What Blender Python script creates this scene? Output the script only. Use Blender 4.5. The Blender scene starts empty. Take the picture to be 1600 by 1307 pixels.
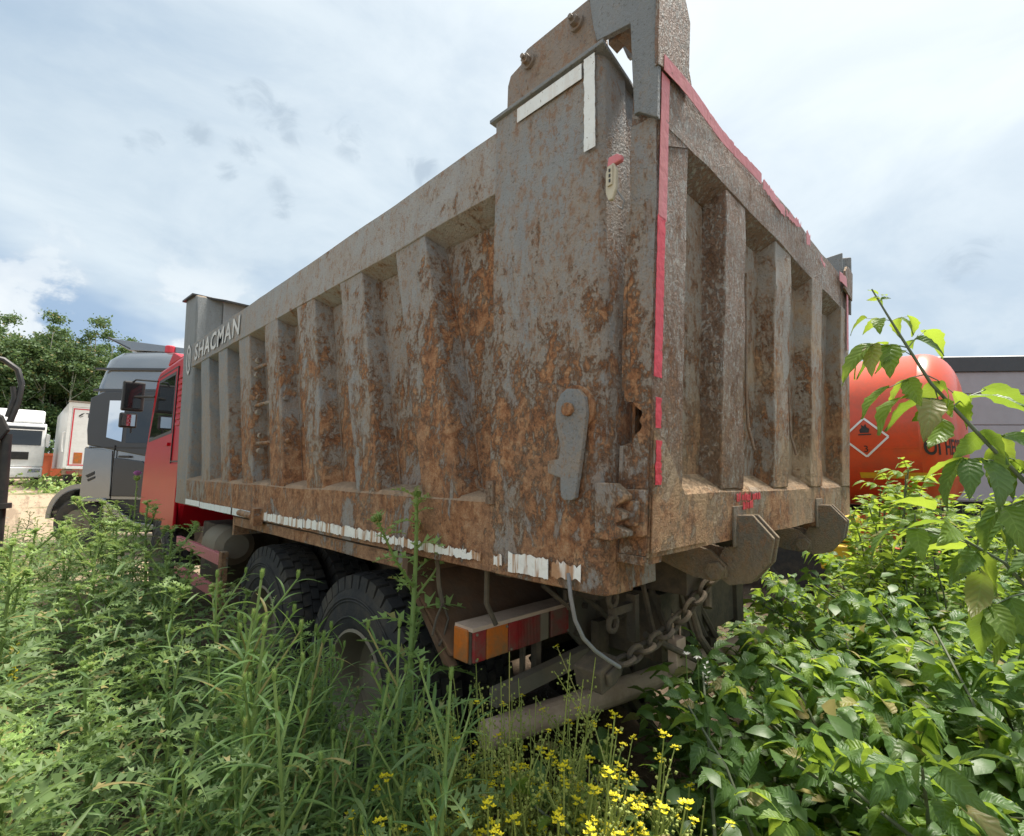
import bpy, bmesh, math, random
import numpy as np
from mathutils import Vector, Matrix, noise as mnoise

# ------------------------------------------------------------------ scene, camera, light
S = bpy.context.scene
COL = S.collection
R3 = [[0.7076915, -0.7063934, 0.0134556], [0.0888097, 0.0700468, -0.9935825], [0.7009177, 0.7043449, 0.1123061]]
CAM = Vector((-1.2, -0.8256, 1.65)); FPX = 773.76
cam = bpy.data.objects.new('camera', bpy.data.cameras.new('camera')); COL.objects.link(cam)
cam.matrix_world = Matrix(((R3[0][0], -R3[1][0], -R3[2][0], CAM[0]), (R3[0][1], -R3[1][1], -R3[2][1], CAM[1]),
                           (R3[0][2], -R3[1][2], -R3[2][2], CAM[2]), (0, 0, 0, 1)))
cam.data.sensor_width = 36; cam.data.lens = FPX / 1600 * 36
cam.data.clip_start = 0.02; cam.data.clip_end = 3000
S.camera = cam

SUN_EL, SUN_AZ = 69, -13          # degrees; azimuth measured from +X (the truck's right side) towards +Y
sl = bpy.data.lights.new('sun', 'SUN'); sl.energy = 3.4; sl.angle = math.radians(14); sl.color = (1, .93, .83)
sun = bpy.data.objects.new('sun', sl); COL.objects.link(sun)
sd = Vector((math.cos(math.radians(SUN_EL)) * math.cos(math.radians(SUN_AZ)),
             math.cos(math.radians(SUN_EL)) * math.sin(math.radians(SUN_AZ)), math.sin(math.radians(SUN_EL))))
sun.rotation_euler = sd.to_track_quat('Z', 'Y').to_euler()
S.view_settings.view_transform = 'Standard'; S.view_settings.look = 'None'
S.view_settings.exposure = 1.38; S.view_settings.gamma = 1; S.view_settings.use_curve_mapping = False
S.render.engine = 'CYCLES'
S.cycles.max_bounces = 8; S.cycles.transparent_max_bounces = 8; S.cycles.use_denoising = True


class NT:
    """small helper that writes shader node graphs"""
    def __init__(s, tree): s.t = tree; s.n = tree.nodes; s.l = tree.links
    def node(s, kind, **kw):
        n = s.n.new(kind)
        for k, v in kw.items(): setattr(n, k, v)
        return n
    def put(s, sock, v):
        if isinstance(v, bpy.types.NodeSocket): s.l.new(v, sock)
        elif isinstance(v, (tuple, list)) and len(v) == 3 and sock.type == 'RGBA': sock.default_value = (*v, 1)
        else: sock.default_value = v
    def math(s, op, a, b=0.0, c=None, clamp=False):
        n = s.node('ShaderNodeMath', operation=op, use_clamp=clamp)
        s.put(n.inputs[0], a); s.put(n.inputs[1], b)
        if c is not None: s.put(n.inputs[2], c)
        return n.outputs[0]
    def add(s, a, b): return s.math('ADD', a, b)
    def mul(s, a, b): return s.math('MULTIPLY', a, b)
    def noise(s, vec, scale, detail=4, rough=.55, dist=0.0):
        n = s.node('ShaderNodeTexNoise'); s.put(n.inputs['Vector'], vec); n.inputs['Scale'].default_value = scale
        n.inputs['Detail'].default_value = detail; n.inputs['Roughness'].default_value = rough; n.inputs['Distortion'].default_value = dist
        return n.outputs[0]
    def scale(s, vec, v):
        n = s.node('ShaderNodeVectorMath', operation='MULTIPLY'); s.put(n.inputs[0], vec); n.inputs[1].default_value = v
        return n.outputs[0]
    def step(s, x, lo, hi):
        n = s.node('ShaderNodeMapRange', interpolation_type='SMOOTHSTEP'); s.put(n.inputs[0], x)
        n.inputs[1].default_value = lo; n.inputs[2].default_value = hi
        return n.outputs[0]
    def mix(s, f, a, b):
        n = s.node('ShaderNodeMix', data_type='RGBA'); s.put(n.inputs[0], f); s.put(n.inputs[6], a); s.put(n.inputs[7], b)
        return n.outputs[2]
    def ramp(s, f, stops):
        n = s.node('ShaderNodeValToRGB'); s.put(n.inputs[0], f); e = n.color_ramp.elements
        while len(e) < len(stops): e.new(.5)
        for el, (p, c) in zip(e, stops): el.position = p; el.color = (*c, 1)
        return n.outputs[0]
    def xyz(s, v):
        n = s.node('ShaderNodeSeparateXYZ'); s.put(n.inputs[0], v); return n.outputs


# the sky: Nishita air behind a mostly closed layer of cloud
W = bpy.data.worlds.new('World'); S.world = W; W.use_nodes = True
w = NT(W.node_tree); w.n.clear()
sky = w.node('ShaderNodeTexSky', sky_type='NISHITA', sun_disc=False)
sky.sun_elevation = math.radians(SUN_EL); sky.sun_rotation = math.radians(90 - SUN_AZ)
sky.air_density = 1.0; sky.dust_density = 2.0; sky.ozone_density = 1.5
tc = w.node('ShaderNodeTexCoord').outputs['Generated']
X, Y, Z = w.xyz(tc)[:3]
zz = w.math('MAXIMUM', w.add(Z, 0.16), 0.06)
cv = w.node('ShaderNodeCombineXYZ')
w.put(cv.inputs[0], w.math('DIVIDE', X, zz)); w.put(cv.inputs[1], w.math('DIVIDE', Y, zz)); w.put(cv.inputs[2], 3.7)
cp = cv.outputs[0]
n1 = w.noise(cp, .55, 6, .55, .4); n2 = w.noise(cp, 1.7, 8, .6, .3); n3 = w.noise(w.scale(tc, (1, 1, 1.5)), 5.5, 8, .6, .5)
veil = w.step(w.add(w.mul(n1, .8), w.mul(n2, .25)), .33, .72)
n5 = w.noise(w.scale(tc, (1, 1, 2.2)), 2.6, 7, .58, .6)
veil = w.math('ADD', w.mul(veil, .55), w.mul(w.step(n5, .32, .7), .45), clamp=True)
base = w.ramp(veil, [(0, (3.7, 4.8, 6.0)), (.4, (5.2, 6.15, 6.95)), (1, (7.1, 7.85, 8.25))])
dotn = w.node('ShaderNodeVectorMath', operation='DOT_PRODUCT'); w.put(dotn.inputs[0], tc); dotn.inputs[1].default_value = tuple(sd)
glow = w.math('POWER', w.math('MAXIMUM', dotn.outputs['Value'], 0), 5)
base = w.mix(w.mul(glow, .85), base, (11.2, 11.4, 11.2))
wd = None       # small dark scraps of low cloud, each at its own place in the sky
for d_, rr in (((.193, .803, .564), .035), ((.220, .792, .569), .058), ((.254, .790, .559), .055), ((.272, .796, .541), .042), ((.349, .751, .560), .058), ((.150, .846, .512), .038), ((.099, .867, .488), .038), ((.076, .877, .475), .024), ((.268, .837, .478), .038), ((.283, .845, .453), .042), ((.215, .833, .510), .042), ((.200, .855, .479), .034), ((.463, .703, .539), .05), ((.947, .034, .318), .05), ((.945, .013, .326), .05), ((-.5, .6, .62), .09), ((.7, -.5, .5), .07)):
    d_ = Vector(d_).normalized(); vm = w.node('ShaderNodeVectorMath', operation='DISTANCE'); w.put(vm.inputs[0], tc); vm.inputs[1].default_value = tuple(d_)
    k_ = w.math('SUBTRACT', 1, w.step(vm.outputs['Value'], .0, rr))
    wd = k_ if wd is None else w.math('MAXIMUM', wd, k_)
n6 = w.noise(w.scale(tc, (1, 1, 1.2)), 17, 8, .62, .8)
dark = w.mul(w.step(w.add(w.mul(wd, .34), n6), .60, .95), w.step(wd, 0, .45))
base = w.mix(w.mul(dark, .55), base, (3.4, 4.2, 5.0))
# towering cumulus low over the forest
n4 = w.noise(w.scale(tc, (1, 1, 1.25)), 7.5, 10, .58, .2)
low = w.mul(w.math('SUBTRACT', 1, w.step(Z, .22, .40)), w.step(Z, -.2, .02))
side_ = w.step(w.math('SUBTRACT', Y, X), -.35, .75)
gap = w.mul(w.mul(low, side_), w.step(w.noise(w.scale(tc, (1, 1, 2.2)), 3.1, 4, .5), .40, .60))
base = w.mix(w.mul(gap, .75), base, (2.2, 3.5, 5.4))
cum = w.mul(w.mul(w.step(n4, .47, .57), low), w.add(.15, w.mul(side_, .85)))
base = w.mix(w.mul(cum, .9), base, w.ramp(n4, [(.46, (4.6, 5.3, 6.2)), (.56, (7.2, 7.7, 8.0)), (.7, (8.2, 8.5, 8.5))]))
skyc = w.mix(.93, sky.outputs[0], base)
bg = w.node('ShaderNodeBackground'); w.put(bg.inputs[0], skyc); bg.inputs[1].default_value = .0495
wo = w.node('ShaderNodeOutputWorld'); w.l.new(bg.outputs[0], wo.inputs[0])

# ------------------------------------------------------------------ materials
def material(name):
    m = bpy.data.materials.new(name); m.use_nodes = True
    t = NT(m.node_tree); b = t.n['Principled BSDF']; return m, t, b
def geo(t): return t.node('ShaderNodeNewGeometry').outputs
def bump(t, b, h, dist, strength=1.0):
    n = t.node('ShaderNodeBump'); t.put(n.inputs['Height'], h); n.inputs['Distance'].default_value = dist
    n.inputs['Strength'].default_value = strength; t.l.new(n.outputs[0], b.inputs['Normal'])

RUST = [(.34, (.06, .030, .020)), (.44, (.19, .085, .042)), (.51, (.35, .168, .080)), (.57, (.45, .262, .142)), (.68, (.54, .38, .25))]
def rusty(name, paint=((.19, .215, .235), (.37, .39, .395)), amount=0.0, grad=(2.5, .55), front=0.0, dust=.25, speck=.5, chips=0.0, dustcol=(.42, .31, .21), speckle=.495):
    """grey painted steel rusting through: patches, runs, chips, dust; fixed to the place on the truck"""
    m, t, b = material(name)
    g = geo(t); p = g['Position']; x, y, z = t.xyz(p)[:3]
    big = t.noise(p, 1.9, 5, .6, .3); mid = t.noise(t.scale(p, (1, 1, .6)), 13.0, 12, .80, .35); fine = t.noise(p, 60, 6, .75)
    run = t.noise(t.scale(p, (17, 17, 1.1)), 1.0, 5, .6)
    f = t.add(t.add(t.mul(big, .45), t.mul(mid, .80)), t.add(t.mul(run, .20), t.mul(fine, .34)))
    f = t.add(f, t.mul(t.math('SUBTRACT', grad[0], z), grad[1] * .26))
    f = t.math('SUBTRACT', f, t.mul(t.step(y, 2.6, 5.6), front))
    f = t.add(f, amount - 1.01)
    isl = t.step(t.add(t.noise(t.scale(p, (1, 1, .5)), 4.2, 10, .74, .4), t.mul(fine, .12)), .60, .645)   # paint left standing inside the rust
    rm = t.mul(t.step(f, -.035, .035), t.math('SUBTRACT', 1, t.mul(isl, .9)))
    soft = t.mul(t.step(f, -.30, .02), t.math('SUBTRACT', 1, t.mul(isl, .7)))
    rc = t.ramp(t.add(t.add(t.mul(t.noise(p, 17, 10, .78, .4), .62), t.mul(run, .16)), t.mul(fine, .22)), RUST)
    pc = t.mix(t.noise(t.scale(p, (3, 3, .9)), 3, 8, .7), paint[0], paint[1])
    tan_ = t.mix(t.noise(p, 70, 5, .75), (.17, .12, .085), (.50, .40, .29))
    if front: pc = t.mix(t.mul(t.step(y, 1.5, 4.6), .85), pc, t.mix(t.noise(t.scale(p, (6, 6, 1)), 4, 8, .7), (.085, .105, .115), (.25, .275, .285)))
    pc = t.mix(t.mul(soft, .72), pc, tan_)
    g2 = t.add(t.mul(t.math('SUBTRACT', grad[0], z), .05), speckle - .5)
    sk = t.step(t.add(t.add(t.noise(t.scale(p, (1, 1, .65)), 36, 9, .80, .3), t.mul(t.math('SUBTRACT', mid, .5), .45)), t.math('SUBTRACT', g2, t.mul(t.step(y, 2.6, 5.6), front * .35))), .50, .57)
    sk = t.mul(sk, t.math('SUBTRACT', 1, t.mul(isl, .55)))
    pc = t.mix(t.mul(sk, .85), pc, t.mix(t.noise(p, 95, 4, .7), (.15, .085, .055), (.40, .245, .145)))
    col = t.mix(rm, pc, rc)
    if chips:   # weathered whitish paint flaking to brown metal in small flakes
        fl = t.noise(t.scale(p, (1, 1, .6)), 62, 7, .74, .5)
        fm = t.mul(t.step(t.add(fl, t.mul(big, .25)),   .57, .64), chips)
        col = t.mix(fm, col, (.23, .135, .085))
        lt = t.mul(t.step(t.noise(t.scale(p, (1, 1, .6)), 58, 7, .72, .6), .52, .60), chips * .8)
        col = t.mix(t.mul(lt, t.math('SUBTRACT', 1, fm)), col, (.47, .46, .44))
    sp = t.step(t.noise(p, 85, 5, .7), .585, .64)
    col = t.mix(t.mul(sp, speck), col, (.06, .035, .024))
    up = t.step(t.xyz(g['Normal'])[2], .25, .8)
    dn = t.step(t.add(t.noise(p, 3.4, 7, .65), t.mul(t.math('SUBTRACT', 2.2, z), .14)), .48, .72)
    dm = t.math('MAXIMUM', t.mul(up, .85), t.mul(dn, dust))
    col = t.mix(dm, col, t.mix(t.noise(p, 60, 4, .6), tuple(c * .75 for c in dustcol), tuple(c * 1.15 for c in dustcol)))
    t.l.new(col, b.inputs['Base Color'])
    t.put(b.inputs['Roughness'], t.add(.52, t.mul(t.math('MAXIMUM', rm, dm), .38)))
    b.inputs['Specular IOR Level'].default_value = .35
    h = t.add(t.add(t.mul(rm, .35), t.mul(fine, .45)), t.add(t.mul(t.noise(p, 130, 4, .6), .55), t.mul(mid, .5)))
    if chips: h = t.math('SUBTRACT', h, t.mul(fm, .35))
    bump(t, b, h, .016, .9)
    return m

def plain(name, col, rough=.5, metal=0.0, vary=.25, bumpd=0.0, scale=9, dirt=0.0, dirtcol=(.19, .14, .09), spec=.5, coat=0.0):
    m, t, b = material(name); g = geo(t); p = g['Position']
    n = t.noise(p, scale, 6, .65)
    c = t.mix(n, tuple(v * (1 - vary) for v in col), tuple(min(1, v * (1 + vary)) for v in col))
    if dirt:
        d = t.mul(t.step(t.add(t.noise(p, 4.5, 7, .7), t.mul(t.noise(p, 33, 4, .6), .25)), .5, .8), dirt)
        c = t.mix(d, c, dirtcol)
    t.l.new(c, b.inputs['Base Color']); b.inputs['Roughness'].default_value = rough; b.inputs['Metallic'].default_value = metal
    b.inputs['Specular IOR Level'].default_value = spec
    if coat: b.inputs['Coat Weight'].default_value = coat; b.inputs['Coat Roughness'].default_value = .08
    if bumpd: bump(t, b, t.noise(p, scale * 5, 5, .6), bumpd)
    return m

def tape_mat(name, col, stain):
    m, t, b = material(name); p = geo(t)['Position']
    s = t.noise(t.scale(p, (26, 26, 2.2)), 1, 5, .65)
    c = t.mix(t.noise(p, 12, 5), tuple(v * .82 for v in col), col)
    c = t.mix(t.mul(t.step(s, .50, .60), stain), c, (.36, .16, .05))
    c = t.mix(t.mul(t.step(t.noise(p, 60, 5, .7), .62, .68), .8), c, (.12, .07, .04))
    t.l.new(c, b.inputs['Base Color']); b.inputs['Roughness'].default_value = .45
    bump(t, b, t.noise(p, 40, 4), .004); return m

def leaf_mat(name, c1, c2, trans, rough=.45, tr=.36, veins=0.0, spec=.4, dry=.75):
    m, t, b = material(name); g = geo(t)
    oi = t.node('ShaderNodeObjectInfo').outputs['Random']
    r = t.math('FRACT', t.add(oi, g['Random Per Island']))
    r = t.add(t.mul(r, .7), t.mul(t.noise(g['Position'], 7, 3), .4))
    c = t.mix(r, c1, c2)
    if dry: c = t.mix(t.mul(t.step(t.math('FRACT', t.mul(t.add(oi, g['Random Per Island']), 7.31)), .93, .95), dry), c, (.36, .27, .11))
    if veins:
        uv = t.node('ShaderNodeTexCoord').outputs['UV']; u, v = t.xyz(uv)[:2]
        a = t.math('ABSOLUTE', t.math('SUBTRACT', v, .5))
        k = t.math('SINE', t.mul(t.math('SUBTRACT', u, t.mul(a, .55)), 46))
        vn = t.math('MAXIMUM', t.step(k, .82, 1.0), t.math('SUBTRACT', 1, t.step(a, .0, .035)))
        c = t.mix(t.mul(vn, veins), c, tuple(min(1, q * 2.0 + .02) for q in c2))
        bump(t, b, t.add(t.mul(k, .3), t.mul(t.noise(g['Position'], 120, 3), .3)), .003, .6)
    t.l.new(c, b.inputs['Base Color']); b.inputs['Roughness'].default_value = rough; b.inputs['Specular IOR Level'].default_value = spec
    tb = t.node('ShaderNodeBsdfTranslucent'); t.put(tb.inputs[0], t.mix(r, trans, tuple(q * .7 for q in trans)))
    mx = t.node('ShaderNodeMixShader'); mx.inputs[0].default_value = tr
    t.l.new(b.outputs[0], mx.inputs[1]); t.l.new(tb.outputs[0], mx.inputs[2])
    t.l.new(mx.outputs[0], t.n['Material Output'].inputs[0]); return m

M = {}
M['side'] = rusty('rusty_grey_side', amount=.085, grad=(2.3, .50), front=.22, dust=.22)
M['rail_low'] = rusty('rusty_lower_rail', amount=.17, grad=(1.9, .5), front=.20, dust=.22)
M['pillar'] = rusty('rusty_pillar', amount=.045, grad=(2.3, .55), dust=.25, speckle=.505)
M['rail_top'] = rusty('flaked_top_rail', paint=((.26, .275, .285), (.46, .47, .47)), amount=.0, grad=(2.6, .4), front=.05, dust=.10, chips=.0, speckle=.475)
M['tg'] = rusty('tailgate_steel', paint=((.22, .225, .22), (.42, .40, .37)), amount=.085, grad=(2.2, .30), dust=.75, dustcol=(.50, .355, .22), speckle=.52)
M['tg_top'] = rusty('tailgate_flaking', paint=((.28, .285, .28), (.46, .455, .44)), amount=.02, grad=(2.5, .45), dust=.35, chips=.85, dustcol=(.46, .34, .22), speckle=.50)
M['dark_steel'] = rusty('dark_weathered_steel', paint=((.17, .195, .215), (.29, .315, .33)), amount=-.10, grad=(2.2, .4), dust=.2, speckle=.42)
M['bracket'] = rusty('brown_bracket', paint=((.19, .165, .145), (.30, .265, .235)), amount=-.02, grad=(3.0, .1), dust=.4, dustcol=(.25, .195, .15))
M['hook'] = rusty('dusty_hook', paint=((.13, .125, .115), (.22, .20, .17)), amount=-.1, grad=(1.6, .3), dust=.9, dustcol=(.27, .205, .13))
M['under'] = plain('dusty_chassis', (.075, .062, .046), .9, vary=.5, scale=7, bumpd=.004, dirt=.6, dirtcol=(.19, .14, .085))
M['frame_grey'] = plain('grey_chassis_plate', (.14, .125, .095), .9, vary=.4, scale=6, bumpd=.004, dirt=.6)
M['brown_guard'] = plain('rusty_brown_mudguard', (.16, .085, .045), .9, vary=.6, scale=8, bumpd=.004, dirt=.6, dirtcol=(.11, .085, .06))
M['pipe'] = plain('dusty_pink_pipe', (.56, .42, .325), .85, vary=.2, scale=12, bumpd=.002, dirt=.45, dirtcol=(.30, .19, .12))
M['rubber'] = plain('tyre_rubber', (.032, .032, .034), .82, vary=.35, scale=10, bumpd=.003, dirt=.65, dirtcol=(.105, .085, .062))
M['black'] = plain('black_plastic', (.018, .019, .021), .5, vary=.4, scale=14, dirt=.3, dirtcol=(.08, .07, .055))
M['rim'] = plain('dusty_rim', (.23, .20, .15), .75, vary=.3, scale=9, dirt=.6)
M['tape_white'] = tape_mat('white_reflective_tape', (.88, .88, .84), .9)
M['tape_clean'] = tape_mat('pale_reflective_tape', (.80, .85, .85), .12)
M['tape_red'] = tape_mat('faded_red_tape', (.68, .045, .075), .10)
M['tape_pink'] = tape_mat('sun_bleached_red_tape', (.66, .21, .235), .12)
M['red_paint'] = plain('red_cab_paint', (.47, .004, .015), .30, vary=.1, scale=5, dirt=.10, dirtcol=(.3, .06, .05), coat=0, spec=.12)
M['glass'] = plain('dark_glass', (.012, .014, .016), .04, vary=.2, spec=.9)
M['mirror'] = plain('mirror_glass', (.75, .77, .8), .03, metal=1, vary=.02)
M['amber'] = plain('amber_lens', (.55, .14, .01), .6, vary=.3, scale=60, dirt=1.0, dirtcol=(.24, .14, .06))
M['redlens'] = plain('red_lens', (.30, .018, .022), .45, vary=.35, scale=40, dirt=.95, dirtcol=(.16, .10, .075))
M['white'] = plain('white_paint', (.78, .79, .79), .35, vary=.05, scale=4, dirt=.12)
M['silver'] = plain('silver_grey_paint', (.24, .26, .28), .16, metal=.65, vary=.08, scale=4, coat=.5)
M['darkgrey'] = plain('dark_grey_paint', (.03, .034, .04), .3, vary=.15, scale=5, coat=.3)
M['orange'] = plain('orange_tank_paint', (.66, .075, .022), .36, vary=.16, scale=3, dirt=.45, dirtcol=(.38, .085, .04), coat=.2)
M['orange_dull'] = plain('orange_frame_paint', (.62, .12, .03), .5, vary=.15, scale=8, dirt=.25)
M['yellow'] = plain('yellow_paint', (.70, .42, .02), .5, vary=.15, scale=8, dirt=.35)
M['tarp'] = plain('grey_trailer_side', (.36, .35, .385), .55, vary=.06, scale=2.5, dirt=.15, dirtcol=(.2, .19, .19))
M['roofdark'] = plain('dark_trailer_edge', (.055, .06, .068), .55, vary=.2)
M['crate'] = plain('orange_container_paint', (.50, .12, .05), .6, vary=.15)
M['letter'] = plain('weathered_white_lettering', (.60, .62, .62), .6, vary=.2, scale=25, dirt=.55, dirtcol=(.22, .235, .24))
M['cable'] = plain('grey_cable', (.20, .21, .22), .6, vary=.25, scale=60, dirt=.3)
M['lampbody'] = plain('cream_lamp_base', (.52, .49, .38), .5, vary=.15, scale=60, dirt=.3)
M['thistle'] = leaf_mat('thistle_leaf', (.080, .155, .050), (.185, .275, .110), (.30, .46, .14), .5, .34)
M['thistle_tip'] = leaf_mat('young_thistle_leaf', (.19, .32, .075), (.30, .43, .14), (.48, .62, .18), .5, .36)
M['stem'] = leaf_mat('green_stem', (.17, .27, .07), (.26, .36, .11), (.3, .45, .1), .5, .15)
M['fleabane'] = leaf_mat('lance_leaf', (.070, .150, .042), (.155, .26, .085), (.32, .50, .11), .45, .35)
M['under_leaf'] = leaf_mat('undergrowth_leaf', (.065, .125, .040), (.175, .255, .088), (.30, .45, .12), .55, .34)
M['maple'] = leaf_mat('maple_leaf', (.052, .115, .034), (.105, .185, .058), (.40, .58, .06), .44, .40, veins=.35, spec=.42)
M['maple_lit'] = leaf_mat('young_maple_leaf', (.10, .19, .032), (.19, .29, .06), (.50, .66, .07), .44, .46, veins=.35, spec=.42)
M['bark'] = plain('young_bark', (.12, .14, .085), .7, vary=.3, scale=30)
M['greenbark'] = plain('green_branch_bark', (.13, .17, .12), .55, vary=.25, scale=40)
M['mustard'] = leaf_mat('mustard_stem', (.26, .32, .07), (.42, .47, .13), (.4, .5, .08), .55, .25)
M['petal'] = leaf_mat('yellow_petal', (.80, .66, .015), (.88, .78, .04), (.9, .78, .05), .5, .3, dry=0)
M['petal_white'] = leaf_mat('white_petal', (.7, .72, .66), (.8, .8, .75), (.7, .7, .6), .5, .3)
M['petal_purple'] = leaf_mat('thistle_flower', (.35, .10, .35), (.5, .2, .45), (.5, .2, .5), .6, .2)
M['forest'] = leaf_mat('forest_leaf', (.062, .115, .048), (.135, .205, .085), (.22, .33, .10), .65, .28)
M['birch'] = plain('pale_birch_bark', (.38, .37, .33), .8, vary=.35, scale=5)
M['litter'] = leaf_mat('dry_grass', (.17, .125, .075), (.34, .27, .17), (.3, .22, .12), .8, .15)

def ground_mat():
    m, t, b = material('dirt_ground'); p = geo(t)['Position']; x, y, z = t.xyz(p)[:3]
    n = t.noise(p, .9, 8, .65); f = t.noise(p, 18, 7, .7)
    sand = t.mix(f, (.26, .195, .13), (.47, .375, .265)); dirt = t.mix(f, (.055, .042, .030), (.15, .11, .075)); sand = t.mix(t.step(t.noise(t.scale(p, (2.2, .12, 1)), 1.6, 5, .6), .5, .62), sand, (.24, .18, .125))
    c = t.mix(t.math('MAXIMUM', t.step(t.add(y, t.mul(n, 4)), 8, 12), t.step(t.math('SUBTRACT', t.mul(n, 3), x), 4.2, 5.4)), dirt, sand)  # unseen sand left of the weeds is added to bounce light onto the truck
    gr = t.mul(t.step(t.add(t.noise(p, .23, 6, .6), t.mul(t.step(y, 26, 60), .22)), .56, .64), 1.0)
    c = t.mix(gr, c, t.mix(f, (.06, .085, .03), (.14, .16, .07)))
    t.l.new(c, b.inputs['Base Color']); b.inputs['Roughness'].default_value = .95; b.inputs['Specular IOR Level'].default_value = .15
    bump(t, b, t.add(f, t.mul(t.noise(p, 90, 4), .3)), .03, .8); return m
M['ground'] = ground_mat()

# ------------------------------------------------------------------ mesh helpers
def tagp(o, label=None, cat=None, group=None, kind=None):
    if label: o['label'] = label
    if cat: o['category'] = cat
    if group: o['group'] = group
    if kind: o['kind'] = kind
    return o
def thing(name, label, cat, loc=(0, 0, 0), rz=0.0, group=None):
    o = bpy.data.objects.new(name, None); COL.objects.link(o); o.empty_display_size = .2
    o.location = loc; o.rotation_euler = (0, 0, rz); return tagp(o, label, cat, group)

class MB:
    def __init__(s): s.v = []; s.f = []; s.mi = []; s.cur = 0
    def face(s, pts):
        k = len(s.v); s.v += [tuple(p) for p in pts]; s.f.append(tuple(range(k, k + len(pts)))); s.mi.append(s.cur)
    def prism(s, poly, axis, a, b, map_=None):
        """poly in the plane across `axis` ('x': (y,z), 'y': (x,z), 'z': (x,y)) swept from a to b"""
        def P(q, w_): return {'x': (w_, q[0], q[1]), 'y': (q[0], w_, q[1]), 'z': (q[0], q[1], w_)}[axis]
        k = len(s.v); n = len(poly)
        s.v += [P(q, a) for q in poly] + [P(q, b) for q in poly]
        fs = [tuple(range(k, k + n)), tuple(range(k + 2 * n - 1, k + n - 1, -1))] + [(k + i, k + n + i, k + n + (i + 1) % n, k + (i + 1) % n) for i in range(n)]
        s.f += fs; s.mi += [s.cur] * len(fs)
    def box(s, x0, x1, y0, y1, z0, z1): s.prism([(x0, z0), (x1, z0), (x1, z1), (x0, z1)], 'y', y0, y1)
    def hexa(s, a, b):
        """two quads a (4 pts) and b (4 pts) joined"""
        k = len(s.v); s.v += [tuple(p) for p in a] + [tuple(p) for p in b]
        fs = [(k, k + 1, k + 2, k + 3), (k + 7, k + 6, k + 5, k + 4)] + [(k + i, k + 4 + i, k + 4 + (i + 1) % 4, k + (i + 1) % 4) for i in range(4)]
        s.f += fs; s.mi += [s.cur] * 6
    def tube(s, pts, rad, n=8, caps=True):
        pts = [Vector(p) for p in pts]; k = len(s.v)
        if not hasattr(rad, '__len__'): rad = [rad] * len(pts)
        up = Vector((.3, .2, 1)).normalized()
        for i, p in enumerate(pts):
            d = (pts[min(i + 1, len(pts) - 1)] - pts[max(i - 1, 0)]).normalized()
            if abs(d.dot(up)) > .95: up = Vector((1, .1, 0)).normalized()
            a = d.cross(up).normalized(); c = a.cross(d)
            up = c
            for j in range(n):
                q = 2 * math.pi * j / n; s.v.append(tuple(p + (a * math.cos(q) + c * math.sin(q)) * rad[i]))
        fs = [(k + i * n + j, k + i * n + (j + 1) % n, k + (i + 1) * n + (j + 1) % n, k + (i + 1) * n + j) for i in range(len(pts) - 1) for j in range(n)]
        if caps: fs += [tuple(k + j for j in reversed(range(n))), tuple(k + (len(pts) - 1) * n + j for j in range(n))]
        s.f += fs; s.mi += [s.cur] * len(fs)
    def lathe(s, prof, c, n=32, axis='x', a0=0.0, a1=2 * math.pi):
        """prof: list of (along, radius)"""
        k = len(s.v); full = abs(a1 - a0) > 6.28; m = n if full else n + 1
        for h, r in prof:
            for j in range(m):
                q = a0 + (a1 - a0) * j / n; u, v = r * math.cos(q), r * math.sin(q)
                s.v.append((c[0] + h, c[1] + u, c[2] + v) if axis == 'x' else (c[0] + u, c[1] + h, c[2] + v) if axis == 'y' else (c[0] + u, c[1] + v, c[2] + h))
        for i in range(len(prof) - 1):
            for j in range(n):
                j2 = (j + 1) % m; s.f.append((k + i * m + j, k + i * m + j2, k + (i + 1) * m + j2, k + (i + 1) * m + j)); s.mi.append(s.cur)
    def build(s, name, mat, parent=None, bevel=0.0, rough=None, smooth=False, shear=None, sharp=35):
        if shear: s.v = [shear(p) for p in s.v]
        me = bpy.data.meshes.new(name); me.from_pydata(s.v, [], s.f)
        for m in (mat if isinstance(mat, (list, tuple)) else [mat]): me.materials.append(m)
        me.polygons.foreach_set('material_index', s.mi)
        bm = bmesh.new(); bm.from_mesh(me)
        if not smooth or rough: bmesh.ops.recalc_face_normals(bm, faces=bm.faces)
        if rough:
            maxlen, amp, sc = rough
            bmesh.ops.remove_doubles(bm, verts=bm.verts, dist=1e-5)
            bmesh.ops.triangulate(bm, faces=bm.faces)
            for _ in range(6):
                es = [e for e in bm.edges if e.calc_length() > maxlen]
                if not es: break
                bmesh.ops.subdivide_edges(bm, edges=es, cuts=1, use_grid_fill=False); bmesh.ops.triangulate(bm, faces=[f for f in bm.faces if len(f.verts) > 3])
            for v in bm.verts:
                v.co += mnoise.noise_vector(v.co * sc) * amp + mnoise.noise_vector(v.co * sc * 3.7) * amp * .3
        bm.to_mesh(me); bm.free()
        if smooth or rough:
            me.polygons.foreach_set('use_smooth', [True] * len(me.polygons)); me.set_sharp_from_angle(angle=math.radians(sharp))
        o = bpy.data.objects.new(name, me); COL.objects.link(o); o.parent = parent
        if bevel:
            b = o.modifiers.new('edge', 'BEVEL'); b.width = bevel; b.segments = 2; b.limit_method = 'ANGLE'; b.angle_limit = math.radians(50)
        return o

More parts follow.
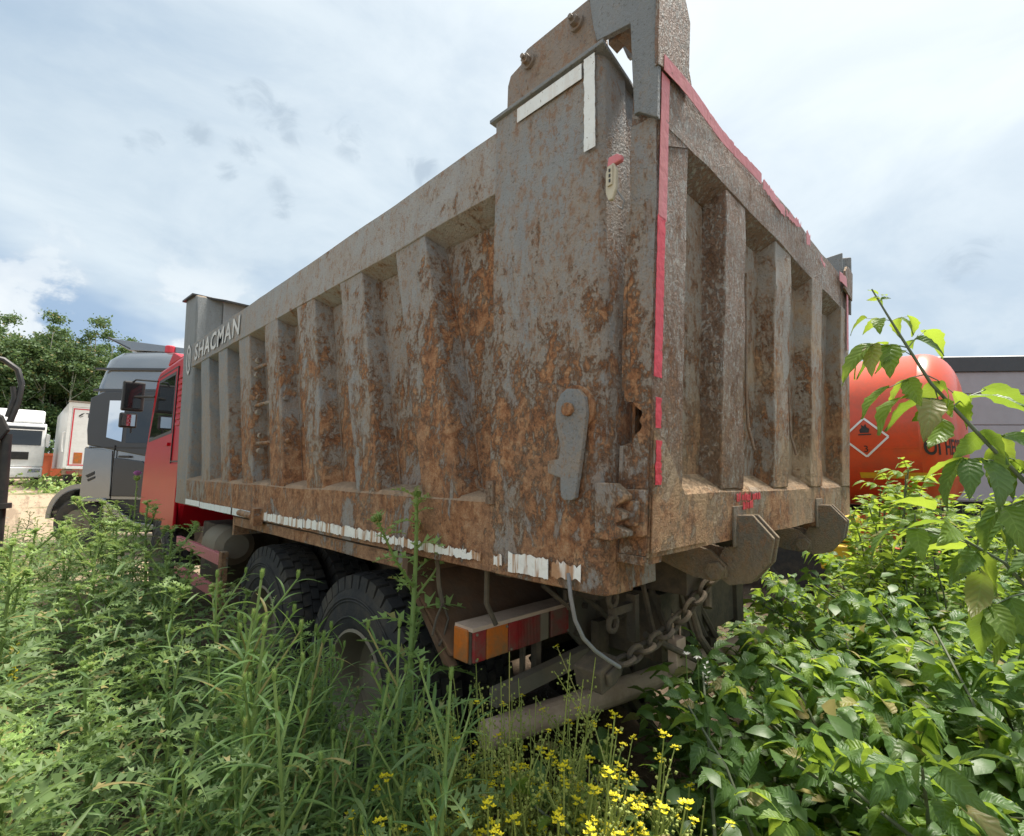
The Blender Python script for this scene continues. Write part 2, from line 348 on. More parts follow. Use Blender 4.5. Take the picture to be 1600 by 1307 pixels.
def kids(o): return [c for c in KIDS.get(o.name, [])]
KIDS = {}
def index_children():
    KIDS.clear()
    for o in bpy.data.objects:
        if o.parent: KIDS.setdefault(o.parent.name, []).append(o)
def copy_tree(o, parent=None):
    c = o.copy(); COL.objects.link(c)
    if parent: c.parent = parent
    for ch in KIDS.get(o.name, []): copy_tree(ch, c)
    return c
def text_mesh(name, body, size, mat, parent, mw, bold=0.0, extrude=.001, sx=1.0, bend=None, space=1.0):
    cu = bpy.data.curves.new(name, 'FONT'); cu.body = body; cu.size = size; cu.offset = bold; cu.extrude = extrude; cu.resolution_u = 3; cu.space_character = space
    o = bpy.data.objects.new(name, cu); COL.objects.link(o)
    dg = bpy.context.evaluated_depsgraph_get(); me = bpy.data.meshes.new_from_object(o.evaluated_get(dg))
    bpy.data.objects.remove(o); me.materials.clear(); me.materials.append(mat)
    for v in me.vertices:
        q = Vector((v.co.x * sx, v.co.y, v.co.z)); v.co = bend(q) if bend else mw @ q
    r = bpy.data.objects.new(name, me); COL.objects.link(r); r.parent = parent; return r

def hgt(x, y):
    a = max(0.0, y - 7.0); return .030 * min(a, 130) * (1 if a > 4 else a / 4)
def ray(px, py=None):
    u = (px - 800) / FPX; v = ((740 if py is None else py) - 653.5) / FPX
    return Vector([R3[0][i] * u + R3[1][i] * v + R3[2][i] for i in range(3)])
def spot(px, depth):
    """ground point at a given bearing and distance from where the photographer stood"""
    q = CAM + ray(px) * depth; return q.x, q.y

# ------------------------------------------------------------------ ground
gb = MB()
xs = [-900, -300, -100, -40, -15, -8, -5, -3, -2, -1, 0, 1, 2, 3, 4, 5, 6, 8, 10, 13, 18, 40, 100, 300, 900]
ys = [-900, -300, -100, -40, -15, -6, -3, -2, -1, 0, 1, 2, 3, 4, 5, 6, 7, 8, 9, 10, 11, 13, 16, 20, 26, 34, 45, 60, 80, 110, 137, 300, 900]
k = len(ys)
gb.v = [(x, y, hgt(x, y)) for x in xs for y in ys]
gb.f = [(i * k + j, (i + 1) * k + j, (i + 1) * k + j + 1, i * k + j + 1) for i in range(len(xs) - 1) for j in range(k - 1)]; gb.mi = [0] * len(gb.f)
tagp(gb.build('ground', M['ground'], smooth=True, sharp=180), 'bare sandy yard with patches of weeds', kind='structure')

# ------------------------------------------------------------------ DUMP TRUCK
truck = thing('dump_truck', 'large rusty grey dump truck with ribbed body, tailgate and red cab', 'dump truck')
WR = 2.545                                     # right outside face of the body
def mirror(p): return (WR - p[0], p[1], p[2])
body = MB()
body.box(.10, WR - .10, .10, 5.0, 1.40, 1.46)   # floor
body.box(.10, WR - .10, 4.96, 5.06, 1.46, 3.0)   # front wall
body = body.build('dump_body', M['side'], truck)
for sgn in (0, 1):
    f = mirror if sgn else None
    b = MB(); b.box(.112, .126, .30, 5.1, 1.32, 2.96); b.build('side_panel', M['side'], body, shear=f, rough=(.35, .012, 2.2))
    b = MB(); b.prism([(0, 1.312), (0, 1.548), (.016, 1.566), (.14, 1.600), (.14, 1.312)], 'y', .482, 5.30)
    b.build('lower_rail', M['rail_low'], body, bevel=.006, shear=f, rough=(.22, .006, 3))
    b = MB(); b.prism([(0, 2.708), (0, 2.952), (.014, 2.966), (.16, 2.966), (.16, 2.655), (.10, 2.668)], 'y', .482, 5.16)
    b.build('top_rail', M['rail_top'], body, bevel=.005, shear=f, rough=(.22, .006, 2.6))
    # ribs: each a slanted channel standing on the lower rail
    RB = [((4.75, 4.361), (4.466, 4.093)), ((4.166, 3.757), (3.914, 3.539)), ((3.579, 3.214), (3.322, 2.99)), ((2.982, 2.63), (2.73, 2.401)),
          ((2.389, 2.062), (2.128, 1.835)), ((1.786, 1.478), (1.536, 1.26)), ((1.201, .909), (.957, .666))]
    for (yt0, yb0), (yt1, yb1) in RB:
        b = MB(); zt, zb, x0, x1, fl = 2.712, 1.549, .006, .118, .016
        b.hexa([(x0, yt0, zt), (x0, yt1, zt), (x0, yb1, zb), (x0, yb0, zb)], [(x1, yt0 + fl, zt), (x1, yt1 - fl, zt), (x1, yb1 - fl, zb + .035), (x1, yb0 + fl, zb + .035)])
        r = b.build('rib', M['side'], body, bevel=.007, shear=f, rough=(.2, .006, 4))
        b = MB(); pts = [(.113, yt1 - fl - .004 + (yb1 - yt1) * q, zt - .03 + (zb + .06 - zt) * q) for q in np.linspace(0, 1, 14)]
        b.tube(pts, [.0045 + .0015 * math.sin(i * 2.3) for i in range(14)], 6); b.build('weld_bead', M['bracket'], body, shear=f, smooth=True)
    # rear pillar with rounded rear corner, cap and latch hardware
    b = MB(); b.prism([(-.006, .482), (-.006, .04), (.002, .016), (.022, .002), (.05, -.002), (.135, -.002), (.150, .012), (.30, .012), (.30, .482)], 'z', 1.312, 2.992)
    pil = b.build('rear_pillar', M['pillar'], body, bevel=.004, shear=f, rough=(.16, .005, 3.3), sharp=30)
    b = MB(); b.hexa([(-.02, .505, 2.994), (.31, .505, 2.99), (.31, -.0, 2.94), (-.02, -.02, 2.994)], [(-.02, .505, 3.008), (.31, .505, 3.004), (.31, -.0, 2.955), (-.02, -.02, 3.008)])
    b.build('pillar_cap', M['dark_steel'], body, bevel=.002, shear=f)
    # front pillar, leaning a little forward, higher than the rail
    b = MB(); b.hexa([(0, 5.15, 3.50), (0, 5.62, 3.545), (.24, 5.62, 3.545), (.24, 5.10, 3.50)], [(0, 4.84, 1.40), (0, 5.31, 1.385), (.24, 5.31, 1.385), (.24, 4.84, 1.40)])
    b.build('front_pillar', M['side'], body, bevel=.02, shear=f, rough=(.3, .006, 2))
    # slide-in latch lever
    LV = [(.070, 1.905), (.112, 1.911), (.135, 1.898), (.155, 1.868), (.157, 1.812), (.137, 1.732), (.146, 1.697), (.189, 1.691), (.187, 1.654), (.137, 1.640), (.136, 1.585), (.122, 1.574), (.092, 1.576), (.081, 1.584), (.052, 1.748), (.040, 1.830), (.046, 1.880)]
    b = MB(); b.prism(LV, 'x', -.034, -.016)
    lev = b.build('latch_lever', M['dark_steel'], body, bevel=.003, shear=f)
    b = MB(); b.prism([(.1 + .075 * math.cos(q), 1.848 + .075 * math.sin(q)) for q in np.linspace(0, 6.283, 25)[:-1]], 'x', -.015, -.002); b.build('latch_washer', M['rail_low'], body, bevel=.002, shear=f)
    b = MB(); b.prism([(.104 + .021 * math.cos(q), 1.846 + .021 * math.sin(q)) for q in np.linspace(0, 6.283, 17)[:-1]], 'x', -.048, -.03); b.build('latch_pin', M['rail_low'], body, bevel=.004, shear=f)
    # small hinge on the pillar's front edge
    b = MB(); b.box(-.016, -.006, .455, .492, 1.545, 1.625); b.tube([(-.02, .50, 1.59), (-.03, .515, 1.60), (-.028, .53, 1.625), (-.01, .53, 1.64)], .006, 6)
    b.box(-.022, -.014, .463, .474, 1.60, 1.612); b.box(-.022, -.014, .463, .474, 1.56, 1.572)
    b.build('strap_hinge', M['bracket'], body, shear=f)
    # top bracket: a folded plate with two bolts and a slot
    b = MB()
    b.prism([(.489, 3.010), (.485, 3.185), (.470, 3.222), (.39, 3.242), (.36, 3.155), (.36, 3.010)], 'x', .055, .067)
    b.prism([(.385, 3.010), (.41, 3.17), (.392, 3.245), (.365, 3.262), (.075, 3.262), (.038, 3.240), (.030, 3.215), (.055, 3.010), (.105, 3.010), (.105, 3.020), (.115, 3.052), (.205, 3.052), (.215, 3.020), (.215, 3.010)], 'x', .040, .054)
    b.prism([(.46, 3.010), (.46, 3.20), (.08, 3.25), (.055, 3.010)], 'x', .13, .145)
    b.build('hinge_bracket', M['bracket'], body, bevel=.003, shear=f)
    for (yy, zz_) in ((.350, 3.195), (.125, 3.198)):
        b = MB(); b.prism([(yy + .028 * math.cos(q), zz_ + .028 * math.sin(q)) for q in np.linspace(0, 6.283, 17)[:-1]], 'x', .028, .041)
        b.prism([(yy + .019 * math.cos(q), zz_ + .019 * math.sin(q)) for q in np.linspace(0, 6.283, 7)[:-1]], 'x', .008, .028)
        b.prism([(yy + .009 * math.cos(q), zz_ + .009 * math.sin(q)) for q in np.linspace(0, 6.283, 9)[:-1]], 'x', -.006, .008)
        b.build('bracket_bolt', M['bracket'], body, shear=f)
    # toothed tailgate lock at the corner
    b = MB(); b.prism([(.02, 1.628), (-.045, 1.628), (-.083, 1.597), (-.082, 1.585), (-.05, 1.565), (-.05, 1.560), (-.082, 1.548), (-.082, 1.535), (-.05, 1.520), (-.052, 1.512), (-.085, 1.500), (-.084, 1.487), (-.03, 1.470), (.02, 1.474)], 'x', -.022, .012)
    b.build('toothed_lock', M['pillar'], body, bevel=.003, shear=f)

# cab guard over the front wall
b = MB(); b.box(.24, WR - .24, 5.05, 5.12, 2.9, 3.455); b.build('front_wall_beam', M['dark_steel'], body)
b = MB(); b.hexa([(-.02, 5.25, 3.50), (WR + .02, 5.25, 3.50), (WR + .02, 4.98, 3.44), (.24, 4.98, 3.44)], [(-.02, 5.25, 3.52), (WR + .02, 5.25, 3.52), (WR + .02, 4.98, 3.46), (.24, 4.98, 3.46)])
b.hexa([(-.03, 5.66, 3.53), (WR, 5.66, 3.53), (WR, 5.2, 3.50), (-.03, 5.2, 3.50)], [(-.03, 5.66, 3.55), (WR, 5.66, 3.55), (WR, 5.2, 3.52), (-.03, 5.2, 3.52)])
b.build('cab_guard', M['black'], body)
# ladder rungs between two ribs
for z0, y0, y1 in ((2.42, 3.12, 2.72), (2.13, 3.04, 2.63), (1.845, 2.95, 2.52)):
    b = MB(); b.tube([(.03, y0 + .08, z0), (.03, y1 - .1, z0)], .014, 8); b.build('ladder_rung', M['rail_low'], body, smooth=True)
    for dz in (-.055, .055):
        b = MB(); b.tube([(.03, y0 - .01, z0 + dz), (.03, y0 + .035, z0 + dz)], .022, 8); b.build('rung_nut', M['side'], body)
# lifting pin on lower rail
b = MB(); b.tube([(-.05, 2.78, 1.345), (-.05, 3.05, 1.352)], .022, 10); b.box(-.06, 0, 2.72, 2.80, 1.285, 1.40); b.build('stop_pin', M['rail_low'], body, bevel=.003)
# ledge bar under the lower rail (mudguard rail)
b = MB(); b.box(.02, .06, 1.0, 3.42, 1.236, 1.300); b.box(.02, .40, 3.38, 3.42, 1.16, 1.30); b.build('skirt_rail', M['rail_low'], truck, bevel=.003, rough=(.25, .006, 3))
# torn hole in the panel: a dark sheet stands for the shade inside it
b = MB(); rp = random.Random(4)
b.prism([(1.07 + .05 * math.cos(q) * rp.uniform(.5, 1.1), 1.79 + .075 * math.sin(q) * rp.uniform(.6, 1.2)) for q in np.linspace(0, 6.283, 12)[:-1]], 'x', .100, .106)
b.build('hole_shade_patch', M['under'], body)

rs = random.Random(11)
def ragged(name, mat, u0, u1, v0, v1, fn, parent, jag=.012, stepu=.007, vert=False, keep=1.0):
    """a strip of peeling tape: ragged long edges, real 1.5 mm sheet; u runs along, v across"""
    n = max(2, int(abs(u1 - u0) / stepu)); us = np.linspace(u0, u1, n + 1); o_ = rs.uniform(0, 90)
    jg = lambda u, k, ph: jag * k * max(0.0, .7 * mnoise.noise(Vector((u * 38 + ph, o_, 1))) + .5 * mnoise.noise(Vector((u * 120 + ph, o_, 4))) + .35)
    top = [v1 - jg(u, 1.5, 0) for u in us]; bot = [v0 + jg(u, .9, 33) for u in us]; top = [max(a, c + .003) for a, c in zip(top, bot)]
    b = MB()
    for i in range(n):
        if rs.random() > keep: continue
        q = [(us[i], bot[i]), (us[i + 1], bot[i + 1]), (us[i + 1], top[i + 1]), (us[i], top[i])]
        b.hexa([fn(*p, 0) for p in q], [fn(*p, 1) for p in q])
    return b.build(name, mat, parent)
side_fn = lambda u, v, s: (-.0075 - .0015 * s, u, v)
pil_fn = lambda u, v, s: (-.0135 - .0015 * s, u, v)
for u0, u1, v0, v1, m, j in ((.52, .60, 1.324, 1.372, 'tape_white', .010), (.60, 1.19, 1.318, 1.375, 'tape_white', .010), (1.20, 2.05, 1.312, 1.378, 'tape_white', .006), (2.06, 2.72, 1.306, 1.372, 'tape_white', .005),
                             (2.82, 3.36, 1.298, 1.362, 'tape_clean', .002), (3.40, 4.30, 1.298, 1.362, 'tape_clean', .002), (4.32, 4.83, 1.305, 1.365, 'tape_clean', .001)):
    ragged('reflective_tape', M[m], u0, u1, v0 + .016, v1 + .006, side_fn, body, j * 1.7)
for u0, u1, v0, v1, j in ((.405, .445, 1.335, 1.385, .014), (.20, .375, 1.328, 1.395, .008), (.075, .185, 1.335, 1.398, .02)):
    ragged('reflective_tape', M['tape_white'], u0, u1, v0, v1, pil_fn, body, j)
ragged('reflective_tape', M['tape_clean'], .068, .36, 2.925, 2.98, pil_fn, body, .001)
ragged('reflective_tape', M['tape_clean'], 2.665, 2.985, .015, .060, lambda u, v, s: (-.0135 - .0015 * s, v, u), body, .003)
# lettering on the top rail and the oval badge on the front pillar
text_mesh('lettering', 'SHACMAN', .225, M['letter'], body, Matrix(((0, 0, -1, -.0085), (-1, 0, 0, 4.97), (0, 1, 0, 2.757), (0, 0, 0, 1))), bold=.005, extrude=.0004, sx=1.22, space=1.16)
b = MB()
def pill(q): return (0, 5.215 - .0 + .085 * math.cos(q) + .165 * (.19) * math.sin(q), 2.80 + .165 * math.sin(q))
qs = np.linspace(0, 2 * math.pi, 33); ring = [Vector(pill(q)) for q in qs]; cen = Vector((0, 5.215, 2.80))
for i in range(32):
    a, c = ring[i], ring[i + 1]; a2, c2 = cen + (a - cen) * .78, cen + (c - cen) * .78
    b.hexa([(-.0085, *p[1:]) for p in (a, c, c2, a2)], [(-.010, *p[1:]) for p in (a, c, c2, a2)])
for pl in ([(5.24, 2.87), (5.205, 2.88), (5.175, 2.80), (5.20, 2.79)], [(5.215, 2.81), (5.185, 2.80), (5.165, 2.72), (5.19, 2.715)]): b.prism(pl, 'x', -.010, -.0085)
b.build('oval_badge', M['letter'], body)

# ---- tailgate (leans back a little at the top)
shT = lambda p: (p[0], p[1] - .047 * (p[2] - 1.42), p[2])
tg = MB(); tg.box(.10, 2.44, -.022, -.012, 1.45, 2.88); tg = tg.build('tailgate', M['tg'], truck, shear=shT, rough=(.2, .010, 2.5))
def tpart(mb, name, mat, bevel=.005, rough=(.14, .006, 3.2), par=None): return mb.build(name, M[mat], par or tg, bevel=bevel, rough=rough, shear=shT)
b = MB(); b.prism([(-.10, 2.70), (-.10, 2.895), (-.005, 2.91), (-.005, 2.645), (-.02, 2.645)], 'x', .062, 2.486); tpart(b, 'tailgate_top_rail', 'tg_top', rough=(.12, .014, 2.1))
b = MB(); b.prism([(-.10, 1.425), (-.10, 1.596), (-.088, 1.612), (-.02, 1.660), (-.005, 1.66), (-.005, 1.425)], 'x', .062, 2.486); tpart(b, 'tailgate_bottom_rail', 'tg', rough=(.12, .008, 2.6))
for x0, x1, xt0, xt1 in ((.55, .745, .556, .75), (1.095, 1.287, 1.104, 1.322), (1.645, 1.85, 1.674, 1.876)):
    b = MB(); fl = .018
    b.hexa([(x0, -.098, 1.606), (x1, -.098, 1.606), (xt1, -.098, 2.702), (xt0, -.098, 2.702)], [(x0 - fl, -.015, 1.655), (x1 + fl, -.015, 1.655), (xt1 + fl, -.015, 2.66), (xt0 - fl, -.015, 2.66)])
    tpart(b, 'tailgate_rib', 'tg_top' if x0 < 1 else 'tg', rough=(.10, .008, 4.5))
# left stile is a box: back plate and side plate with a torn hole; right stile plain
b = MB(); b.box(.060, .245, -.101, -.090, 1.60, 2.70); b.box(.236, .245, -.090, -.015, 1.60, 2.70); tpart(b, 'tailgate_stile', 'tg_top', rough=(.10, .006, 3.4))
b = MB(); b.box(2.285, 2.488, -.101, -.006, 1.60, 2.70); tpart(b, 'tailgate_stile', 'tg')
rp = random.Random(9)
hole = [(-.012, 1.868)] + [(-.012 - .062 * math.sin(q) * rp.uniform(.82, 1.12), 1.805 + .064 * math.cos(q) * rp.uniform(.9, 1.1)) for q in np.linspace(.35, 2.8, 11)] + [(-.012, 1.735)]
poly = [(-.012, 2.72)] + hole + [(-.012, 1.428), (-.098, 1.428), (-.098, 2.72)]
b = MB(); b.prism(poly, 'x', .054, .060); tpart(b, 'tailgate_side_plate', 'pillar', bevel=0, rough=(.09, .005, 5))
b = MB(); b.box(.058, .062, -.012, .0, 1.90, 2.45); b.box(.05, .062, -.016, -.004, 1.55, 1.74); tpart(b, 'edge_strip', 'pillar', bevel=0)
b = MB(); b.box(2.489, 2.495, -.098, -.008, 1.428, 2.72); tpart(b, 'tailgate_side_plate', 'tg')
# corner gusset and reinforcing plates on the back
b = MB(); b.prism([(.066, 1.780), (.066, 1.438), (.425, 1.438), (.262, 1.595), (.130, 1.745)], 'y', -.1075, -.1025); tpart(b, 'corner_gusset', 'tg', bevel=.001, rough=(.12, .003, 3))
b = MB(); b.prism([(.062, 2.62), (.062, 2.86), (.245, 2.85), (.245, 2.70)], 'y', -.1050, -.1022); tpart(b, 'corner_gusset', 'tg_top', bevel=.001, rough=None)
b = MB(); b.box(.05, .15, -.095, .0, 1.405, 1.43); b.prism([(-.10, 1.485), (-.10, 1.615), (-.03, 1.615), (-.03, 1.485)], 'x', .030, .052); b.prism([(-.09, 1.515), (-.09, 1.585), (-.0, 1.585), (-.0, 1.515)], 'x', .012, .030); tpart(b, 'lock_block', 'pillar')
# hinge arms at the top corners
for sgn in (0, 1):
    f = (lambda p: shT(mirror((p[0], p[1], 2.7 + (p[2] - 2.7) * .58)))) if sgn else shT
    b = MB()
    b.prism([(-.112, 2.685), (-.050, 2.735), (-.035, 2.735), (-.012, 3.045), (.115, 3.068), (.130, 3.12), (.165, 3.32), (-.05, 3.36), (-.112, 3.34)], 'x', .028, .046)
    b.prism([(-.098, 2.88), (-.035, 2.92), (-.03, 3.06), (.10, 3.10), (.12, 3.15), (.16, 3.27), (-.098, 3.31)], 'x', .19, .205)
    b.build('hinge_arm', M['dark_steel'], tg, bevel=.003, shear=f, rough=(.14, .004, 3))
    b = MB(); b.prism([(.022, 2.845), (.016, 3.16), (.12, 3.18), (.175, 3.165), (.212, 3.10), (.214, 2.94), (.235, 2.900)], 'y', -.116, -.104); b.build('hinge_post', M['tg_top'], tg, bevel=.002, shear=f, rough=(.10, .004, 3))
    b = MB(); b.box(.046, .19, .0, .055, 3.06, 3.075); b.prism([(.02, 3.085), (.09, 3.06), (.10, 3.21), (.03, 3.24)], 'x', .06, .11); b.build('hinge_knuckle', M['bracket'], tg, shear=f)
# red reflective tape
tfn = lambda u, v, s: shT((v, -.1080 - .0015 * s, u))
ragged('red_tape', M['tape_pink'], 2.40, 2.845, .056, .104, tfn, tg, .001)
ragged('red_tape', M['tape_red'], 1.93, 2.405, .052, .098, tfn, tg, .004)
ragged('red_tape', M['tape_red'], 1.785, 1.872, .044 + .018, .098, lambda u, v, s: shT((v, -.1105 - .0015 * s, u)), tg, .006)
ragged('red_tape', M['tape_red'], 1.625, 1.750, .066, .106, lambda u, v, s: shT((v, -.1105 - .0015 * s, u)), tg, .012)
hfn = lambda u, v, s: shT((u, -.1120 - .0015 * s - .006 * math.sin(u * 9), v + .012 * math.sin(u * 5.3) * min(1, max(0, u - .5))))
for u0, u1, v0, v1, m, j in ((.056, .36, 2.846, 2.896, 'tape_pink', .001), (.362, .60, 2.846, 2.896, 'tape_pink', .003), (.602, .86, 2.845, 2.893, 'tape_pink', .005), (.88, 1.20, 2.835, 2.89, 'tape_pink', .013), (1.22, 1.42, 2.845, 2.89, 'tape_pink', .02),
                             (1.50, 1.56, 2.80, 2.88, 'tape_pink', .02), (1.80, 1.90, 2.82, 2.86, 'tape_pink', .02), (2.18, 2.42, 2.83, 2.895, 'tape_pink', .01)):
    ragged('red_tape', M[m], u0, u1, v0, v1, hfn, tg, j)
ragged('red_tape', M['tape_pink'], 2.45, 2.86, 2.40, 2.445, tfn, tg, .004)
ragged('red_tape', M['tape_red'], .66, .90, 1.56, 1.595, lambda u, v, s: shT((u, -.109 - .0015 * s, v)), tg, .014, keep=.7)
ragged('red_tape', M['tape_red'], .72, .82, 1.53, 1.565, lambda u, v, s: shT((u, -.109 - .0015 * s, v)), tg, .012, keep=.8)
# loose wires hanging in the bays
for xx in (.90, 1.46):
    b = MB(); b.tube([(xx, -.045, 2.5), (xx + .005, -.05, 2.0), (xx, -.06, 1.85), (xx + .03, -.075, 1.76)], .0055, 6); tpart(b, 'loose_strip', 'bracket', bevel=0, rough=None)
# two big hooks
for hx in (.672, 1.745):
    for dx in (0, .05):
        b = MB(); b.prism([(-.098, 1.40), (-.098, 1.512), (-.165, 1.515), (-.232, 1.440), (-.215, 1.355), (-.150, 1.278), (-.075, 1.258), (-.045, 1.275), (-.028, 1.333), (-.060, 1.395)], 'x', hx + dx, hx + dx + .016)
        b.build('tailgate_hook', M['hook'], tg, bevel=.003)
    b = MB(); b.box(hx - .03, hx + .09, -.112, -.102, 1.40, 1.545); b.build('hook_plate', M['hook'], tg, bevel=.003)
    b = MB(); b.prism([(.20, 1.42), (-.02, 1.38), (-.075, 1.33), (-.075, 1.29), (-.03, 1.27), (.05, 1.275), (.22, 1.33)], 'x', hx - .03, hx - .012); b.prism([(.20, 1.42), (-.02, 1.38), (-.075, 1.33), (-.075, 1.29), (-.03, 1.27), (.05, 1.275), (.22, 1.33)], 'x', hx + .08, hx + .095)
    b.build('hinge_lug', M['hook'], tg, bevel=.003)
    b = MB(); b.tube([(hx - .055, -.045, 1.312), (hx + .11, -.045, 1.312)], .022, 10); b.tube([(hx - .062, -.045, 1.312), (hx - .035, -.045, 1.312)], .032, 6); b.build('lug_bolt', M['hook'], tg)
# lamp base hanging out of the pillar's edge
b = MB(); b.prism([(-.028, 2.58), (-.046, 2.585), (-.056, 2.56), (-.052, 2.50), (-.040, 2.470), (-.026, 2.472), (-.017, 2.50), (-.018, 2.56)], 'x', -.010, .004); lb = b.build('marker_lamp', M['lampbody'], body, bevel=.003)
b = MB(); b.prism([(-.028, 2.575), (-.046, 2.577), (-.044, 2.515), (-.028, 2.512)], 'x', -.016, -.010); b.build('lamp_socket', M['lampbody'], body, bevel=.001)
for z_ in (2.56, 2.543, 2.527):
    b = MB(); b.box(-.0175, -.0158, -.040, -.034, z_ - .005, z_ + .005); b.build('lamp_contact', M['black'], body)
b = MB(); b.prism([(-.02, 2.58), (-.07, 2.585), (-.072, 2.60), (-.055, 2.612), (-.025, 2.612)], 'x', -.006, .012); b.build('lamp_lens', M['tape_pink'], body, bevel=.004)
b = MB(); b.tube([(.0, -.045, 2.51), (.01, -.07, 2.46), (.012, -.062, 2.44), (.01, -.045, 2.455)], .003, 6); b.build('lamp_wire', M['cable'], body)

# ---- chassis
b = MB()
for x0 in (.82, 1.65): b.box(x0, x0 + .09, .28, 7.6, .86, 1.14)
b.box(.91, 1.65, .30, .42, .88, 1.12); b.box(.91, 1.65, 2.2, 2.35, .85, 1.12); b.box(.85, 1.7, 5.3, 5.5, .85, 1.15)
for x0 in (.80, 1.63): b.box(x0, x0 + .13, .15, 5.2, 1.16, 1.38)
for yy in (.5, 1.2, 1.9, 2.6, 3.3, 4.0, 4.7): b.box(.12, WR - .12, yy, yy + .08, 1.27, 1.40)
chas = b.build('chassis_frame', M['under'], truck, bevel=.003)
b = MB(); b.prism([(0.598, 1.136), (1.24, 1.072), (1.24, 0.815), (1.06, 0.751), (1.265, 0.456), (1.137, 0.43), (0.803, 0.79), (0.598, 0.969)], 'y', 0.62, 0.64); b.build('gusset_plate', M['frame_grey'], chas, bevel=.002)
b = MB(); b.prism([(1.111, 0.43), (1.535, 0.559), (1.561, 1.098), (1.265, 1.124)], 'y', 0.62, 0.635); b.build('gusset_plate', M['frame_grey'], chas, bevel=.002)
b = MB(); b.hexa([(0.803, 0.58, 0.815), (0.854, 0.58, 0.815), (1.317, 0.58, 0.327), (1.265, 0.58, 0.327)], [(0.803, 0.65, 0.815), (0.854, 0.65, 0.815), (1.317, 0.65, 0.327), (1.265, 0.65, 0.327)]); b.build('diagonal_brace', M['frame_grey'], chas)
b = MB(); b.hexa([(.12, .56, .80), (.60, .50, .86), (.60, .50, .92), (.12, .56, .86)], [(.12, .60, .80), (.60, .54, .86), (.60, .54, .92), (.12, .60, .86)]); b.build('cross_brace', M['frame_grey'], chas)
b = MB(); b.prism([(.22, 1.00), (.33, 1.03), (.37, .975), (.33, .94), (.24, .925)], 'y', .18, .29); b.prism([(.25, .99), (.32, 1.01), (.34, .97), (.26, .95)], 'y', .165, .18); b.build('tow_bracket', M['under'], chas, bevel=.006)
b = MB()
for bx, bz in ((.62, 1.06), (.72, 1.05), (.82, 1.04), (.66, .94), (.80, .92), (.70, .84), (.95, .86), (1.2, .92), (1.25, 1.06)): b.tube([(bx, .618, bz), (bx, .600, bz)], .014, 6)
b.build('bolt', M['under'], chas)
b = MB(); b.tube([(.95, .5, .9), (1.6, .5, .9)], .09, 14); b.tube([(1.0, .40, 1.0), (1.4, .38, .96), (1.7, .45, 1.05)], .022, 8); b.tube([(.62, .50, 1.22), (.80, .44, 1.14), (1.05, .42, 1.18), (1.3, .46, 1.10)], .014, 8); b.tube([(.55, .52, 1.16), (.70, .45, 1.02), (.98, .44, 1.05)], .012, 8); b.tube([(.30, .50, 1.22), (.42, .46, 1.12), (.52, .50, 1.24)], .010, 8)
b.build('air_line', M['under'], chas, smooth=True)
b = MB(); b.box(.52, .68, .40, .56, 1.14, 1.27); b.box(.86, 1.0, .42, .55, 1.10, 1.26); b.build('valve_block', M['under'], chas, bevel=.01)
b = MB()
for zc in (1.18, 1.09): b.tube([(.46 + .028 * math.cos(q), .285, zc + .028 * math.sin(q)) for q in np.linspace(0, 6.283, 13)], .011, 6)
b.box(.45, .60, .27, .30, 1.12, 1.15); b.box(.58, .61, .26, .30, 1.0, 1.18); b.build('pipe_clamp', M['under'], chas)
b = MB(); b.box(.72, .80, .16, .20, .86, 1.0); b.tube([(.73, .18, 1.0), (.73, .18, 1.10)], .005, 5); b.tube([(.79, .18, 1.0), (.79, .18, 1.10)], .005, 5); b.build('rope_block', M['pipe'], chas, bevel=.01)
b = MB(); b.tube([(.55, .2, 1.05), (.80, .12, .92)], .013, 8); b.tube([(.88, .22, 1.24), (.84, .12, 1.00), (.92, .10, .90)], .016, 8); b.tube([(1.02, .16, 1.28), (.92, .12, 1.10)], .02, 8)
for j in range(6): b.tube([(.75 + .09 * j, .34 + .04 * (j % 3), 1.25), (.70 + .12 * j, .25, 1.02 - .03 * j), (.78 + .1 * j, .30, .88)], .012 + .003 * (j % 2), 6)
b.build('air_line', M['under'], chas, smooth=True)
# chain from tow bracket up to the tailgate
c0, c1 = Vector((.30, .16, 1.015)), Vector((1.02, .10, 1.27)); nl = 12
chain = None
for i in range(nl):
    q0, q1 = i / nl, (i + 1.35) / nl
    sag = lambda q: Vector((0, 0, -.055 * math.sin(math.pi * min(q, 1))))
    a, c = c0.lerp(c1, q0) + sag(q0), c0.lerp(c1, q1) + sag(q1); d = (c - a); L = d.length; d.normalize()
    s1 = d.cross(Vector((0, 1, 0))).normalized(); s2 = d.cross(s1); sdv = s1 if i % 2 else s2
    pts = []
    for j in range(17):
        q = 2 * math.pi * j / 16; pts.append(a + d * (L / 2 + (L / 2 - .006) * math.cos(q)) + sdv * .024 * (1 if math.sin(q) > 0 else -1) * abs(math.sin(q)) ** .6)
    b = MB(); b.tube(pts, .0095, 7, caps=False)
    if chain is None:
        b2 = MB(); b2.tube([c1 + Vector((-.02, 0, 0)), c1 + Vector((.06, 0, .02))], .018, 8); chain = b2.build('chain', M['under'], truck)
    b.build('link', M['under'], chain, smooth=True)
